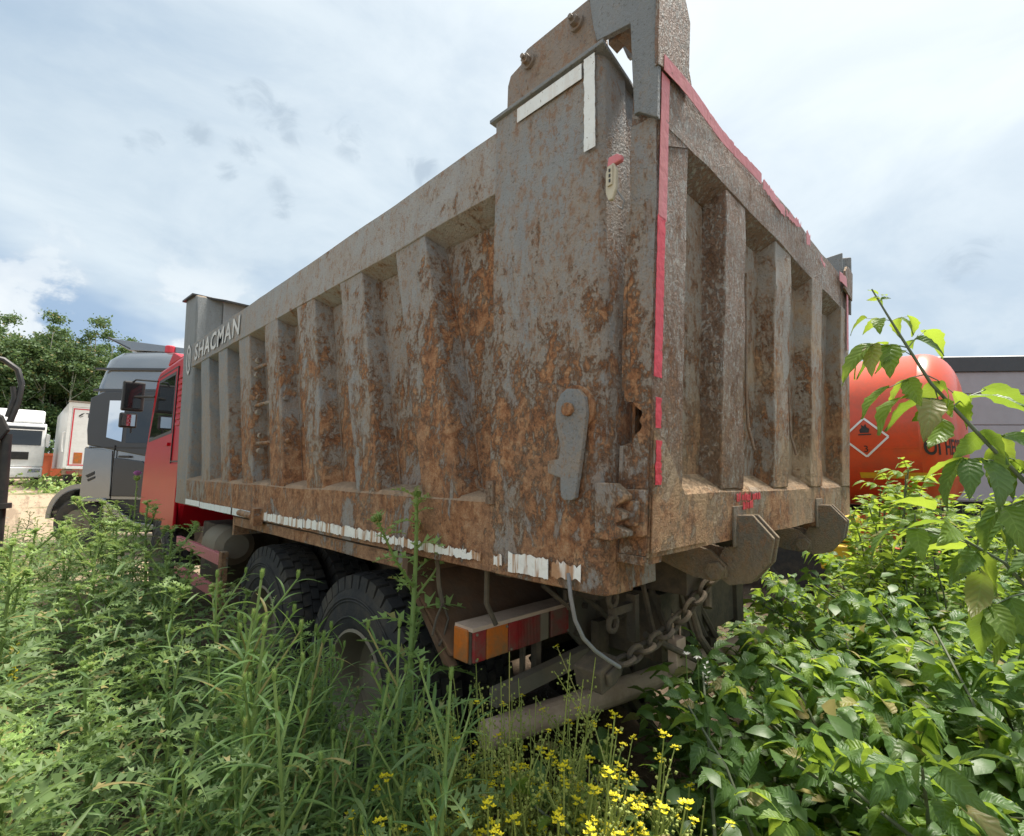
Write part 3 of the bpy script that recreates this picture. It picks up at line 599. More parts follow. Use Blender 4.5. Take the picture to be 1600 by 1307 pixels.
# grey hose hanging out under the pillar
b = MB(); b.tube([(-.015, .12, 1.36), (-.030, .10, 1.30), (-.022, .09, 1.235), (.010, .085, 1.18), (.06, .08, 1.135), (.115, .075, 1.098), (.175, .07, 1.062)], .0062, 9); b.build('hose', M['cable'], truck, smooth=True)
for pts in ([(.05, .85, 1.30), (.05, .84, 1.24), (.04, .82, 1.20), (.045, .80, 1.14)], [(.045, .80, 1.14), (.0, .78, 1.09), (-.03, .76, 1.04)], [(.045, .80, 1.14), (.06, .78, 1.08), (.02, .76, 1.02), (-.005, .75, 1.0)], [(.06, .56, 1.30), (.06, .56, 1.18), (.10, .55, 1.10)]):
    b = MB(); b.tube(pts, .005 if pts[0][2] < 1.2 else .010, 6); b.build('wire', M['under'], truck, smooth=True)
# rusty mudguard plate behind the rear wheels and flap
b = MB(); b.hexa([(-.02, .95, 1.23), (.75, .95, 1.23), (.75, .70, .97), (.02, .70, .97)], [(-.02, .97, 1.24), (.75, .97, 1.24), (.75, .72, .965), (.02, .72, .965)])
b.box(-.02, .75, .96, 1.0, 1.23, 1.31); b.hexa([(-.005, .98, 1.235), (.035, .98, 1.235), (.05, .70, .93), (.01, .70, .93)], [(-.005, 1.02, 1.235), (.035, 1.02, 1.235), (.05, .74, .93), (.01, .74, .93)])
b.build('mudguard', M['brown_guard'], truck, bevel=.002, rough=(.12, .004, 5))
b = MB(); b.box(.04, .75, .66, .70, .955, .98); b.build('mudguard_bar', M['brown_guard'], truck)
b = MB(); b.box(1.86, 2.46, .74, .755, .55, 1.12); b.prism([(.74, 1.12), (.78, 1.2), (1.0, 1.24), (1.0, 1.225), (.80, 1.185), (.755, 1.11)], 'x', 1.86, 2.46); b.build('mud_flap', M['black'], truck)
# rear lamp cluster
b = MB(); b.box(.035, .60, .615, .70, .955, 1.085); tl = b.build('tail_lamp', M['under'], truck, bevel=.006)
for x0, x1, m in ((.040, .100, 'redlens'), (.103, .215, 'amber'), (.218, .40, 'redlens'), (.403, .455, 'rim'), (.473, .59, 'redlens')):
    b = MB(); b.box(x0, x1, .60, .614, .962, 1.072); b.build('lamp_lens', M[m], tl, bevel=.004)
b = MB(); b.box(.024, .034, .622, .70, .962, 1.078); b.build('side_lens', M['amber'], tl, bevel=.003)
b = MB(); b.box(.60, .70, .63, .67, .98, 1.06); b.box(.40, .43, .62, .65, .80, .955); b.box(.33, .345, .63, .65, .78, .955); b.build('lamp_bracket', M['under'], truck)
for xx, zz_ in ((.052, 1.062), (.205, 1.062), (.23, .972), (.58, 1.062), (.052, .972), (.58, .972)):
    b = MB(); b.tube([(xx, .602, zz_), (xx, .595, zz_)], .005, 8); b.build('lens_screw', M['rim'], tl)
b = MB(); b.box(.03, .605, .597, .702, 1.0735, 1.088); b.build('dust_cover', M['pipe'], tl)
for j in range(16):
    b = MB(); b.box(.262 + .0087 * j, .2665 + .0087 * j, .597, .601, .964, 1.07); b.build('lens_ridge', M['redlens'], tl)
# bent underrun pipe
b = MB(); b.tube([(.085, .59, .705), (.10, .588, .705), (.6, .545, .678), (1.2, .48, .655), (1.8, .41, .650), (2.26, .36, .655), (2.30, .355, .655)], [.044, .053, .053, .052, .053, .053, .046], 18); b.build('underrun_pipe', M['pipe'], truck, smooth=True, rough=(.09, .004, 6))
b = MB(); b.box(.70, .78, .52, .56, .66, 1.0); b.box(1.62, 1.70, .42, .46, .66, 1.0); b.build('underrun_bracket', M['under'], truck)

# ---- wheels
def wheel(xo, side, yc, dual=True, rad=.56):
    """xo: outer sidewall x; side=+1 tyre runs towards +x"""
    wb = MB(); wb.tube([(xo + side * .12, yc, rad), (xo + side * .5, yc, rad)], .11, 16)
    hub = wb.build('wheel', M['under'], truck, smooth=True)
    for q in ((0, 1) if dual else (0,)):
        x0 = xo + side * .335 * q; r = rad - .02; wd = .29 * side
        t = MB(); prof = [(.02, .275), (.004, .31), (.0, .36), (.0, .41), (.004, .44), (.010, .47), (.022, .50), (.04, r - .008), (.075, r), (.145, r + .002)]
        prof = [(h * side, a) for h, a in prof] + [(wd - h * side, a) for h, a in reversed(prof[:-1])]
        t.lathe(prof, (x0, yc, rad), 56)
        for rr in (.345, .425, .44):
            t.lathe([(-.001 * side, rr - .006), (-.004 * side, rr - .002), (-.004 * side, rr + .002), (-.001 * side, rr + .006)], (x0, yc, rad), 56)
        n = 40
        for j in range(n):
            for xa, xb, off in ((.012, .085, 0), (.092, .142, .5), (.148, .198, 0), (.205, .278, .5)):
                q0, q1 = (j + off + .07) * 2 * math.pi / n, (j + off + .93) * 2 * math.pi / n
                def P(x, q_, R_): return (x0 + side * x, yc + R_ * math.cos(q_), rad + R_ * math.sin(q_))
                ra, rb = r - .02, rad; e = .014 if xa < .02 else 0; e2 = .014 if xb > .27 else 0
                sk = .012 if off == 0 else -.012
                t.hexa([P(xa, q0, ra - e * 2.5), P(xb, q0 + sk, ra - e2 * 2.5), P(xb, q1 + sk, ra - e2 * 2.5), P(xa, q1, ra - e * 2.5)], [P(xa + e * .6, q0 + .008, rb - e * .6), P(xb - e2 * .6, q0 + sk + .008, rb - e2 * .6), P(xb - e2 * .6, q1 + sk - .008, rb - e2 * .6), P(xa + e * .6, q1 - .008, rb - e * .6)])
        t.build('tyre', M['rubber'], hub, smooth=True, sharp=28)
    rm = MB(); prof = [(.012, .285), (.006, .27), (.02, .262), (.05, .25), (.10, .238), (.16, .225), (.19, .17), (.20, .12), (.12, .11), (.11, 0)]
    rm.lathe([(h * side, a) for h, a in prof], (xo, yc, rad), 40); rm.build('rim', M['rim'], hub, smooth=True)
    for j in range(10):
        q = j * 2 * math.pi / 10; nb = MB(); nb.tube([(xo + side * .20, yc + .145 * math.cos(q), rad + .145 * math.sin(q)), (xo + side * .165, yc + .145 * math.cos(q), rad + .145 * math.sin(q))], .017, 6); nb.build('wheel_nut', M['rim'], hub)
for yc in (1.60, 2.95): wheel(.10, 1, yc); wheel(WR - .10, -1, yc)
wheel(.10, 1, 6.5, dual=False); wheel(WR - .10, -1, 6.5, dual=False)
b = MB(); b.tube([(.3, 1.6, .56), (2.2, 1.6, .56)], .13, 12); b.tube([(.3, 2.95, .56), (2.2, 2.95, .56)], .13, 12)
b.tube([(1.27, 1.6, .56), (1.27, 1.6, .62)], .22, 12); b.build('axle', M['under'], truck, smooth=True)
# side guard, air tank, battery box
for z0 in (.93, .66):
    b = MB(); b.box(.02, .06, 3.72, 5.2, z0 - .04, z0 + .05); b.build('guard_rail', M['tape_pink'], truck, bevel=.003)
b = MB(); b.box(.02, .07, 3.64, 3.72, .55, 1.0); b.build('guard_post', M['rail_low'], truck, bevel=.004)
b = MB(); b.tube([(.20, 3.95, 1.0), (.20, 4.35, 1.0)], .16, 18); b.tube([(.20, 3.90, 1.0), (.20, 3.95, 1.0)], [.10, .158], 18); b.build('air_tank', M['rim'], truck, smooth=True)
b = MB(); b.box(.25, .75, 4.45, 5.2, .55, 1.12); b.build('battery_box', M['under'], truck, bevel=.01)

# ---- red cab
prof = [(5.75, 1.0), (5.62, 1.25), (5.60, 2.9), (5.72, 3.02), (7.35, 3.0), (7.55, 2.93), (7.95, 1.85), (8.0, 1.0)]
b = MB(); b.prism(prof, 'x', .10, WR - .10); cab = b.build('cab', M['red_paint'], truck, bevel=.05)
for sx in (0, 1):
    f = mirror if sx else None
    b = MB(); b.prism([(6.28, 2.12), (6.30, 2.80), (7.22, 2.80), (7.62, 2.06)], 'x', .084, .098); b.build('window', M['glass'], cab, shear=f)
    b = MB(); b.prism([(6.20, 1.05), (6.20, 2.88), (7.30, 2.88), (7.78, 1.98), (7.86, 1.05)], 'x', .0885, .0975); d_ = b.build('door', M['red_paint'], cab, bevel=.004, shear=f)
    b = MB(); b.prism([(6.185, 1.05), (6.185, 2.895), (6.20, 2.895), (6.20, 1.05)], 'x', .0868, .0975); b.prism([(6.2, 2.88), (6.2, 2.895), (7.31, 2.895), (7.31, 2.88)], 'x', .0868, .0975); b.prism([(5.62, 1.735), (5.62, 1.75), (6.185, 1.75), (6.185, 1.735)], 'x', .0868, .0975); b.build('door_seam', M['black'], cab, shear=f)
    b = MB(); b.prism([(6.24, 2.08), (6.26, 2.84), (7.26, 2.84), (7.67, 2.02)], 'x', .0862, .0975); b.build('window_rubber', M['black'], cab, shear=f)
    b = MB(); b.box(.060, .088, 6.30, 6.46, 1.93, 1.97); b.build('door_handle', M['red_paint'], cab, bevel=.004, shear=f)
    b = MB()
    for j in range(9): b.box(.08, .098, 5.85, 6.08, 2.16 + .07 * j, 2.20 + .07 * j)
    b.build('air_louvre', M['red_paint'], cab, bevel=.004, shear=f)
    b = MB(); b.prism([(5.66, 1.0), (5.66, 1.72), (6.15, 1.72), (6.15, 1.15), (6.3, .95)], 'x', .065, .098); b.build('lower_fairing', M['red_paint'], cab, bevel=.01, shear=f)
    # mirrors on arms
    b = MB(); b.tube([(.10, 7.45, 2.86), (-.10, 7.80, 2.90), (-.14, 7.88, 2.86)], .012, 6); b.tube([(.10, 7.6, 2.66), (-.10, 7.85, 2.66)], .016, 6); b.tube([(-.10, 7.86, 2.3), (-.10, 7.86, 2.15)], .012, 6); b.build('mirror_arm', M['black'], cab, shear=f, smooth=True)
    b = MB(); b.box(-.235, .02, 7.84, 7.93, 2.46, 2.88); mr = b.build('mirror', M['black'], cab, bevel=.02, shear=f)
    b = MB(); b.box(-.205, -.02, 7.834, 7.839, 2.50, 2.84); b.build('mirror_glass', M['glass'], cab, shear=f)
    b = MB(); b.box(-.24, -.04, 7.84, 7.92, 2.22, 2.43); b.build('mirror', M['black'], cab, bevel=.02, shear=f)
    b = MB(); b.box(-.215, -.065, 7.834, 7.839, 2.245, 2.405); b.build('mirror_glass', M['mirror'], cab, shear=f)
b = MB(); b.prism([(5.75, 3.03), (6.6, 3.05), (7.25, 3.06), (7.0, 3.20), (6.92, 3.19), (6.5, 3.07)], 'x', .16, WR - .16); b.build('roof_visor', M['red_paint'], cab, bevel=.01)
b = MB(); b.prism([(7.62, 2.75), (7.93, 1.95), (7.94, 1.95), (7.63, 2.75)], 'x', .25, WR - .25); b.build('windscreen', M['glass'], cab)

# ------------------------------------------------------------------ GREY TRACTOR UNIT beyond the cab (heads to the right)
gt = thing('tractor_unit', 'silver grey tractor unit with high roof standing beyond the red cab', 'truck', (-.31, 11.5, hgt(0, 11.5)), math.radians(-46))
b = MB()
def loft(mb, sections):
    k = len(mb.v); n = len(sections[0])
    for s_ in sections: mb.v += [tuple(p) for p in s_]
    fs = [(k + i * n + j, k + i * n + (j + 1) % n, k + (i + 1) * n + (j + 1) % n, k + (i + 1) * n + j) for i in range(len(sections) - 1) for j in range(n)]
    fs += [tuple(k + j for j in reversed(range(n))), tuple(k + (len(sections) - 1) * n + j for j in range(n))]
    mb.f += fs; mb.mi += [mb.cur] * len(fs)
def rrect(x0, x1, y0, y1, z, r, n=5):
    out = []
    for cx_, cy_, a0 in ((x1 - r, y1 - r, 0), (x0 + r, y1 - r, 90), (x0 + r, y0 + r, 180), (x1 - r, y0 + r, 270)):
        for j in range(n): a = math.radians(a0 + 90 * j / (n - 1)); out.append((cx_ + r * math.cos(a), cy_ + r * math.sin(a), z))
    return out
loft(b, [rrect(0, 2.35, 0, 2.5, .95, .12), rrect(0, 2.42, 0, 2.5, 1.6, .14), rrect(0, 2.40, 0, 2.5, 2.3, .16), rrect(.0, 2.33, .02, 2.48, 3.1, .25), rrect(.05, 2.2, .06, 2.44, 3.45, .3)])
gcab = b.build('cab', M['silver'], gt, smooth=True, sharp=40)
b = MB(); loft(b, [rrect(.03, 2.25, .04, 2.46, 3.42, .3), rrect(.08, 2.15, .07, 2.43, 3.62, .32), rrect(.2, 1.9, .18, 2.32, 3.78, .35), rrect(.35, 1.6, .35, 2.15, 3.84, .35)]); b.build('roof_fairing', M['silver'], gcab, smooth=True, sharp=50)
b = MB(); b.box(.05, 2.3, -.004, .03, 2.98, 3.03); b.box(.05, 2.25, .0, .05, 3.40, 3.44); b.build('dark_seam', M['darkgrey'], gcab)
b = MB(); b.prism([(.06, 1.95), (.02, 2.25), (.03, 2.85), (.30, 2.98), (2.0, 2.98), (2.2, 2.2), (1.2, 1.75)], 'y', -.02, .02); b.build('window_surround', M['darkgrey'], gcab, bevel=.02)
b = MB(); b.prism([(.42, 2.10), (.42, 2.80), (.72, 2.80), (.72, 2.02)], 'y', -.03, -.018); b.build('side_window', M['mirror'], gcab)
b = MB(); b.prism([(.80, 2.0), (.80, 2.80), (1.9, 2.80), (2.05, 2.0)], 'y', -.03, -.018); b.build('window', M['glass'], gcab)
b = MB(); b.prism([(.62, 1.0), (.62, 1.72), (1.15, 1.66), (1.36, 1.5), (1.42, 1.0)], 'y', -.035, .0); b.build('side_panel', M['darkgrey'], gcab, bevel=.03)
b = MB(); b.prism([(.02, .95), (.02, 1.9), (.55, 1.85), (.60, .95)], 'y', -.018, .0); b.build('side_panel', M['silver'], gcab, bevel=.02)
b = MB(); b.hexa([(-.05, .3, 4.10), (-.05, 2.2, 4.10), (.45, 2.2, 3.86), (.45, .3, 3.86)], [(-.05, .3, 4.14), (-.05, 2.2, 4.14), (.45, 2.2, 3.91), (.45, .3, 3.91)]); b.build('roof_deflector', M['darkgrey'], gcab, bevel=.01)
b = MB(); b.hexa([(.4, .3, 3.86), (.4, 2.2, 3.86), (2.2, 2.2, 3.78), (2.2, .3, 3.78)], [(.0, .3, 4.10), (.0, 2.2, 4.10), (2.3, 2.2, 3.82), (2.3, .3, 3.82)]); b.build('roof_spoiler', M['silver'], gcab, bevel=.01)
b = MB(); b.prism([(1.25 + .09 * math.cos(q), .3 + .09 * math.sin(q)) for q in np.linspace(0, 6.283, 13)[:-1]], 'z', 3.80, 3.95); b.build('beacon', M['tape_red'], gcab, bevel=.02)
b = MB(); b.box(.60, .612, -.040, -.02, 1.0, 1.95); b.box(1.98, 1.992, -.030, -.0, 1.0, 2.9); b.box(.05, 2.3, -.03, -.0, 1.90, 1.915); b.build('panel_gap', M['black'], gcab)
b = MB(); b.prism([(.10, 1.38), (.26, 1.46), (.26, 1.40), (.14, 1.34)], 'y', -.028, -.02); b.prism([(.14, 1.31), (.28, 1.37), (.28, 1.33), (.16, 1.27)], 'y', -.028, -.02); b.build('emblem', M['black'], gcab)
b = MB(); b.box(.70, .92, -.045, -.018, 1.72, 1.76); b.build('door_handle', M['black'], gcab, bevel=.005)
b = MB(); b.tube([(1.7, -.01, 2.9), (1.75, -.22, 2.85)], .02, 6); b.box(1.68, 1.80, -.30, -.16, 2.15, 2.85); b.build('mirror', M['black'], gcab, bevel=.02)
b = MB(); b.lathe([(0, .60), (.0, .50), (.0, .52), (.04, .60), (.55, .60), (.55, .50)], (-.02, .02, .62), 20, axis='y', a0=math.radians(-5), a1=math.radians(185)); b.build('fender', M['silver'], gt, smooth=True)
b = MB(); b.lathe([(.02, .0), (.02, .25), (.0, .28), (.0, .42), (.05, .49), (.28, .49), (.3, .3)], (-.02, .03, .49), 28, axis='y'); b.build('wheel', M['rubber'], gt, smooth=True)
b = MB(); b.lathe([(-.01, .0), (-.01, .10), (.015, .12), (.015, .26)], (-.02, .03, .49), 20, axis='y'); b.build('rim', M['rim'], gt, smooth=True)
b = MB(); b.lathe([(.02, .0), (.02, .25), (.0, .28), (.0, .42), (.05, .49), (.28, .49), (.3, .3)], (1.85, .03, .49), 28, axis='y'); b.build('wheel', M['rubber'], gt, smooth=True)
b = MB(); b.box(-.45, 2.2, .75, .95, .65, .92); b.box(-.45, 2.2, 1.55, 1.75, .65, .92); b.box(.6, 1.4, .03, 2.4, .35, .95); b.build('chassis_frame', M['black'], gt)
b = MB(); b.prism([(.04, .95), (.5, .97), (.75, .80), (1.1, .55), (1.5, .5), (1.5, .42), (1.05, .46), (.7, .7), (.45, .9), (.04, .9)], 'y', -.06, .0); b.build('step_trim', M['silver'], gt, bevel=.01)

# ------------------------------------------------------------------ WHITE SEMI TRUCK, far left
wz = hgt(0, 33)
wt = thing('white_truck', 'white semi truck facing the camera beside the forest edge', 'truck', (-1.5, 33.0, wz), 0)
b = MB(); b.prism([(0, .9), (-.02, 1.9), (.18, 2.95), (.35, 3.05), (2.2, 3.05), (2.2, .9)], 'x', -1.25, 1.25); wcab = b.build('cab', M['white'], wt, bevel=.06)
b = MB(); b.prism([(.25, 3.05), (.55, 3.72), (2.0, 3.8), (2.0, 3.05)], 'x', -1.15, 1.15); b.build('roof_fairing', M['white'], wcab, bevel=.10)
b = MB(); b.prism([(-.035, 1.95), (.105, 2.68), (.16, 2.68), (.02, 1.95)], 'x', -1.1, 1.1); b.build('windscreen', M['glass'], wcab)
b = MB(); b.box(-1.18, 1.18, -.06, .05, 2.72, 2.86); b.build('sun_visor', M['darkgrey'], wcab, bevel=.02)
b = MB(); b.box(-.7, .7, -.03, .0, 1.25, 1.62)
for j in range(4): b.box(-.68, .68, -.045, -.03, 1.28 + .085 * j, 1.31 + .085 * j)
b.build('grille', M['black'], wcab)
b = MB(); b.box(-1.25, 1.25, -.12, .3, .38, .88); b.build('bumper', M['white'], wt, bevel=.05)
for sx in (-1, 1):
    b = MB(); b.prism([(sx * .72, .62), (sx * 1.16, .66), (sx * 1.18, .82), (sx * .76, .80)], 'y', -.135, -.10); b.build('headlight', M['mirror'], wt)
    b = MB(); b.box(sx * 1.33 - .07, sx * 1.33 + .07, .0, .12, 1.9, 2.5); b.tube([(sx * 1.22, .15, 2.55), (sx * 1.36, .06, 2.5)], .02, 6); b.build('mirror', M['black'] if sx < 0 else M['white'], wcab, bevel=.02)
    b = MB(); b.lathe([(0, 0), (0, .26), (-.02, .3), (-.02, .42), (.03, .5), (.27, .5), (.3, .3)], (sx * 1.2 - (.3 if sx > 0 else 0), 1.0, .5), 24); b.build('wheel', M['rubber'], wt, smooth=True)
b = MB(); b.box(-.5, .5, .5, 5.5, .6, .95); b.build('chassis_frame', M['black'], wt)
b = MB(); b.box(-.30, .30, -.125, -.12, .50, .60); b.build('number_plate', M['white'], wt)

# ------------------------------------------------------------------ WHITE BOX TRAILER, rear doors to the camera
bz = hgt(0, 28.9)
bt = thing('box_trailer', 'white box semitrailer with red tape outline on its rear door', 'trailer', (.27, 28.9, bz), 0)
b = MB(); b.box(0, 2.5, .03, 9, .95, 3.95); box_ = b.build('box', M['white'], bt, bevel=.02)
b = MB()
for x0, x1, z0, z1 in ((.0, .12, 1.0, 3.95), (2.38, 2.5, 1.0, 3.95), (.12, 2.38, 3.75, 3.95), (.12, 2.38, .95, 1.05)): b.box(x0, x1, -.02, .028, z0, z1)
b.build('door_frame', M['white'], box_, bevel=.01)
for x0 in (.14, 1.255):
    b = MB(); b.box(x0, x0 + 1.105, .0, .027, 1.06, 3.74); b.build('rear_door', M['white'], box_, bevel=.008)
for x0, x1, z0, z1 in ((.16, .21, 1.1, 3.68), (2.29, 2.34, 1.1, 3.68), (.21, 2.29, 3.63, 3.68), (.21, 2.29, 1.1, 1.15)):
    b = MB(); b.box(x0, x1, -.004, -.001, z0, z1); b.build('tape_outline', M['tape_red'], box_)
b = MB(); b.box(.34, .62, -.006, -.001, 1.20, 1.68); b.build('reflector_board', M['amber'], box_)
for x0, x1, z0, z1 in ((.33, .34, 1.19, 1.69), (.62, .63, 1.19, 1.69), (.34, .62, 1.68, 1.69), (.34, .62, 1.19, 1.20)):
    b = MB(); b.box(x0, x1, -.007, -.002, z0, z1); b.build('reflector_border', M['tape_red'], box_)
b = MB(); b.box(-.03, 2.53, -.06, .2, 3.96, 4.02); b.build('roof_edge', M['bracket'], box_)
text_mesh('lettering', 'ТОНАР', .26, M['black'], box_, Matrix(((1, 0, 0, .60), (0, 0, -1, -.004), (0, 1, 0, 3.30), (0, 0, 0, 1))), bold=.006, sx=1.3)
b = MB(); b.prism([(.38, 3.30), (.50, 3.42), (.56, 3.50), (.46, 3.46), (.36, 3.36)], 'y', -.006, -.002); b.prism([(.40, 3.29), (.50, 3.37), (.53, 3.36), (.44, 3.29)], 'y', -.006, -.002); b.build('logo', M['black'], box_)
b = MB(); b.box(0, 2.5, .0, .2, .70, .92); b.build('rear_beam', M['bracket'], bt)
b = MB(); b.box(.15, .45, -.03, .0, .74, .86); b.box(2.05, 2.35, -.03, .0, .74, .86); b.build('tail_lamp', M['redlens'], bt)
for x0 in (.15, 2.05):
    b = MB(); b.lathe([(0, 0), (0, .3), (.03, .5), (.27, .5), (.3, .3), (.3, 0)], (x0, 1.5, .5), 24); b.build('wheel', M['rubber'], bt, smooth=True)
b = MB(); b.tube([(-.07, .0, 1.7), (-.10, .02, 2.0), (-.10, .02, 2.55), (-.04, .0, 2.6)], .03, 6); b.build('grab_rail', M['white'], box_)

oc = thing('orange_container', 'low orange steel container before the trees, between white truck and trailer', 'container', (-1.3, 40, hgt(0, 40)), 0)
b = MB(); b.box(0, 6, 0, 2.3, .15, 1.48); cb = b.build('container_box', M['crate'], oc)
b = MB(); b.box(-.05, 6.05, -.06, .0, 1.38, 1.52); b.build('top_rim', M['crate'], oc)
for j in range(9):
    b = MB(); b.box(.3 + .65 * j, .4 + .65 * j, -.05, .0, .15, 1.38); b.build('side_post', M['crate'], oc)
b = MB(); b.box(.1, .3, .2, 2.1, -.02, .15); b.box(5.7, 5.9, .2, 2.1, -.02, .15); b.build('skid', M['black'], oc)

# ------------------------------------------------------------------ black hydraulic arm at the left edge
la = thing('hydraulic_arm', 'black hydraulic arm with looping hose standing among weeds near the sandy yard', 'machine', (-1.30, 6.3, 0), 0)
b = MB(); b.prism([(-.55, 2.15), (-.30, 2.30), (-.03, 2.16), (.03, 2.02), (-.02, 1.92), (-.35, 1.72), (-.6, 1.75)], 'y', -.09, .09); b.build('arm_head', M['black'], la, bevel=.02)
b = MB(); b.tube([(.0, .0, 1.98), (.025, .0, 1.27)], .052, 14); b.tube([(.025, 0, 1.29), (.028, 0, 1.24)], .085, 14); b.build('cylinder_barrel', M['black'], la, smooth=True)
b = MB(); b.tube([(.028, 0, 1.24), (.06, 0, .1)], .045, 12); b.box(-.02, .14, -.1, .1, .0, .12); b.build('cylinder_rod', M['black'], la, smooth=True)
b = MB(); b.tube([(-.03, -.06, 2.0), (-.05, -.08, 1.75), (-.03, -.08, 1.4), (.0, -.07, 1.25)], .010, 6); b.build('steel_pipe', M['rim'], la, smooth=True)
b = MB(); b.tube([(.02, -.05, 2.10), (.06, -.05, 2.30), (.07, -.03, 2.50), (.03, -.02, 2.64), (-.08, 0, 2.73), (-.25, 0, 2.76), (-.45, .02, 2.70)], .027, 10); b.tube([(.0, -.05, 2.15), (.03, -.05, 2.35), (.01, -.05, 2.46)], .022, 8); b.build('hose', M['black'], la, smooth=True)
b = MB(); b.box(-1.9, -.4, -.12, .12, 1.75, 2.05); b.box(-1.9, -1.6, -.15, .15, 0, 1.8); b.build('boom', M['black'], la, bevel=.02)

# ------------------------------------------------------------------ ORANGE TANK TRAILER (axis across the view)
cyaw = math.atan2(R3[0][1], R3[0][0])
tx, ty = 7.72, .37
tk = thing('tank_trailer', 'orange fuel tank trailer with dished end, hazard diamond and yellow stripe', 'tank trailer', (tx, ty, 0), -math.pi / 2)
TC, TR, XD = 2.33, 1.06, .42          # axis height, radius, x where the dish starts
b = MB(); dish = [(XD + .40 * math.sin(q), TR * (1 - .0 * q) * math.cos(q) ** .55 if q < 1.57 else 0.001) for q in np.linspace(0, math.pi / 2, 14)]
b.lathe([(-4.2, 0.001), (-4.1, .7), (-3.9, TR * .96), (-3.8, TR), (-2.5, TR), (-1.2, TR), (XD - .012, TR), (XD, TR + .006), (XD + .012, TR)] + dish[1:], (0, 0, TC), 64); tank = b.build('tank', M['orange'], tk, smooth=True, sharp=30)
b = MB(); b.box(-1.0, -.42, -.35, .35, TC + TR - .03, TC + TR + .05); b.build('manhole_rim', M['orange_dull'], tank, bevel=.01)
def on_tank(xx, zz2, off=.004):
    if xx <= XD: r_ = TR
    else:
        q = math.asin(min(1, (xx - XD) / .40)); r_ = TR * math.cos(q) ** .55
    dz = max(-r_ * .98, min(r_ * .98, zz2 - TC)); return Vector((xx, -math.sqrt(max(1e-4, (r_ + off) ** 2 - dz * dz)), zz2))
def tank_strip(name, pl, mat, off=.004):
    b = MB()
    for i in range(len(pl) - 1):
        a, c = Vector(pl[i]), Vector(pl[i + 1]); d = (c - a).normalized(); nn = Vector((-d.y, d.x)) * .012
        m_ = max(1, int((c - a).length / .06))
        for j in range(m_):
            p, q = a.lerp(c, j / m_), a.lerp(c, (j + 1) / m_)
            cc = [p - nn, q - nn, q + nn, p + nn]; b.hexa([on_tank(u.x, u.y, off) for u in cc], [on_tank(u.x, u.y, off + .004) for u in cc])
    return b.build(name, mat, tank)
dc = (-.13, 2.19); dr = .25
tank_strip('hazard_diamond', [(dc[0], dc[1] + dr), (dc[0] + dr, dc[1]), (dc[0], dc[1] - dr), (dc[0] - dr, dc[1]), (dc[0], dc[1] + dr)], M['white'])
b = MB()
for pl in ([(-.05, .06), (-.055, .10), (-.03, .13), (-.035, .17), (-.005, .145), (.015, .18), (.025, .13), (.055, .11), (.045, .06)],): b.face([on_tank(dc[0] + u, dc[1] + v, .006) for u, v in pl])
b.face([on_tank(dc[0] + u, dc[1] + v, .006) for u, v in ((-.07, .045), (.07, .045), (.07, .03), (-.07, .03))]); b.build('flame_symbol', M['black'], tank)
text_mesh('class_number', '3', .12, M['black'], tank, None, bend=lambda q: on_tank(dc[0] - .03 + q.x, dc[1] - .19 + q.y, .006 + q.z))
text_mesh('lettering', 'ОГНЕОПАСНО', .245, M['black'], tank, None, bold=.006, bend=lambda q: on_tank(XD + .03 + .34 * (1 - math.exp(-q.x * .9 / .34)), 1.96 + q.y, .006 + q.z))
b = MB()
for j in range(14): b.hexa([on_tank(-.24 + .05 * j + u, 1.66 + v, .004) for u, v in ((0, 0), (.05, 0), (.05, .075), (0, .075))], [on_tank(-.24 + .05 * j + u, 1.66 + v, .008) for u, v in ((0, 0), (.05, 0), (.05, .075), (0, .075))])
b.build('yellow_stripe', M['yellow'], tank)
tank_strip('weld_seam', [(-3.5, 2.05), (XD, 2.05)], M['orange'], .001)
b = MB(); b.box(-3.6, .5, -.45, -.33, .82, 1.15); b.box(-3.6, .5, .33, .45, .82, 1.15)
for x0 in (-3.2, -1.6, -.1): b.box(x0, x0 + .12, -.7, .7, .95, 1.30)
b.build('frame', M['orange_dull'], tk, bevel=.006)
b = MB(); b.box(.0, .95, -2.02, -1.96, .55, .62); b.box(.05, .62, -2.02, -1.96, .84, .90); b.box(.0, .06, -2.021, -1.959, .62, .90); b.box(.3, .38, -1.96, -.4, .90, 1.0); b.box(.9, 1.5, -2.02, -1.96, .30, .46); b.box(.88, .94, -2.01, -1.97, .40, .80); b.build('bumper_frame', M['orange_dull'], tk, bevel=.006)
b = MB(); b.box(.08, .58, -2.01, -1.88, .63, .83); b.build('lamp_housing', M['black'], tk)
b = MB(); b.prism([(-2.05, .79), (-1.88, .80), (-1.86, .88), (-2.03, .86)], 'x', .07, .60); b.build('lamp_lens', M['tape_pink'], tk)
b = MB(); b.box(-.38, -.10, -2.1, -1.8, .92, 1.22); b.build('tool_box', M['yellow'], tk, bevel=.02)
b = MB(); b.box(-.42, -.12, -2.3, -2.0, .62, .90); b.build('tool_box', M['yellow'], tk, bevel=.02)
for x0 in (-2.2, -1.1):
    b = MB(); b.lathe([(0, 0), (0, .28), (-.02, .3), (-.02, .44), (.04, .5), (.27, .5), (.3, .3)], (x0, -1.0, .5), 24, axis='y'); b.lathe([(0, 0), (0, .28), (-.02, .3), (-.02, .44), (.04, .5), (.27, .5), (.3, .3)], (x0, .75, .5), 24, axis='y'); b.build('wheel', M['rubber'], tk, smooth=True)
b = MB(); b.box(.2, .34, -.5, .5, .0, .85); b.build('landing_leg', M['black'], tk)
ps = thing('striped_post', 'short white and black striped marker post in the weeds', 'post', (*spot(1568, 5.6), 0), cyaw)
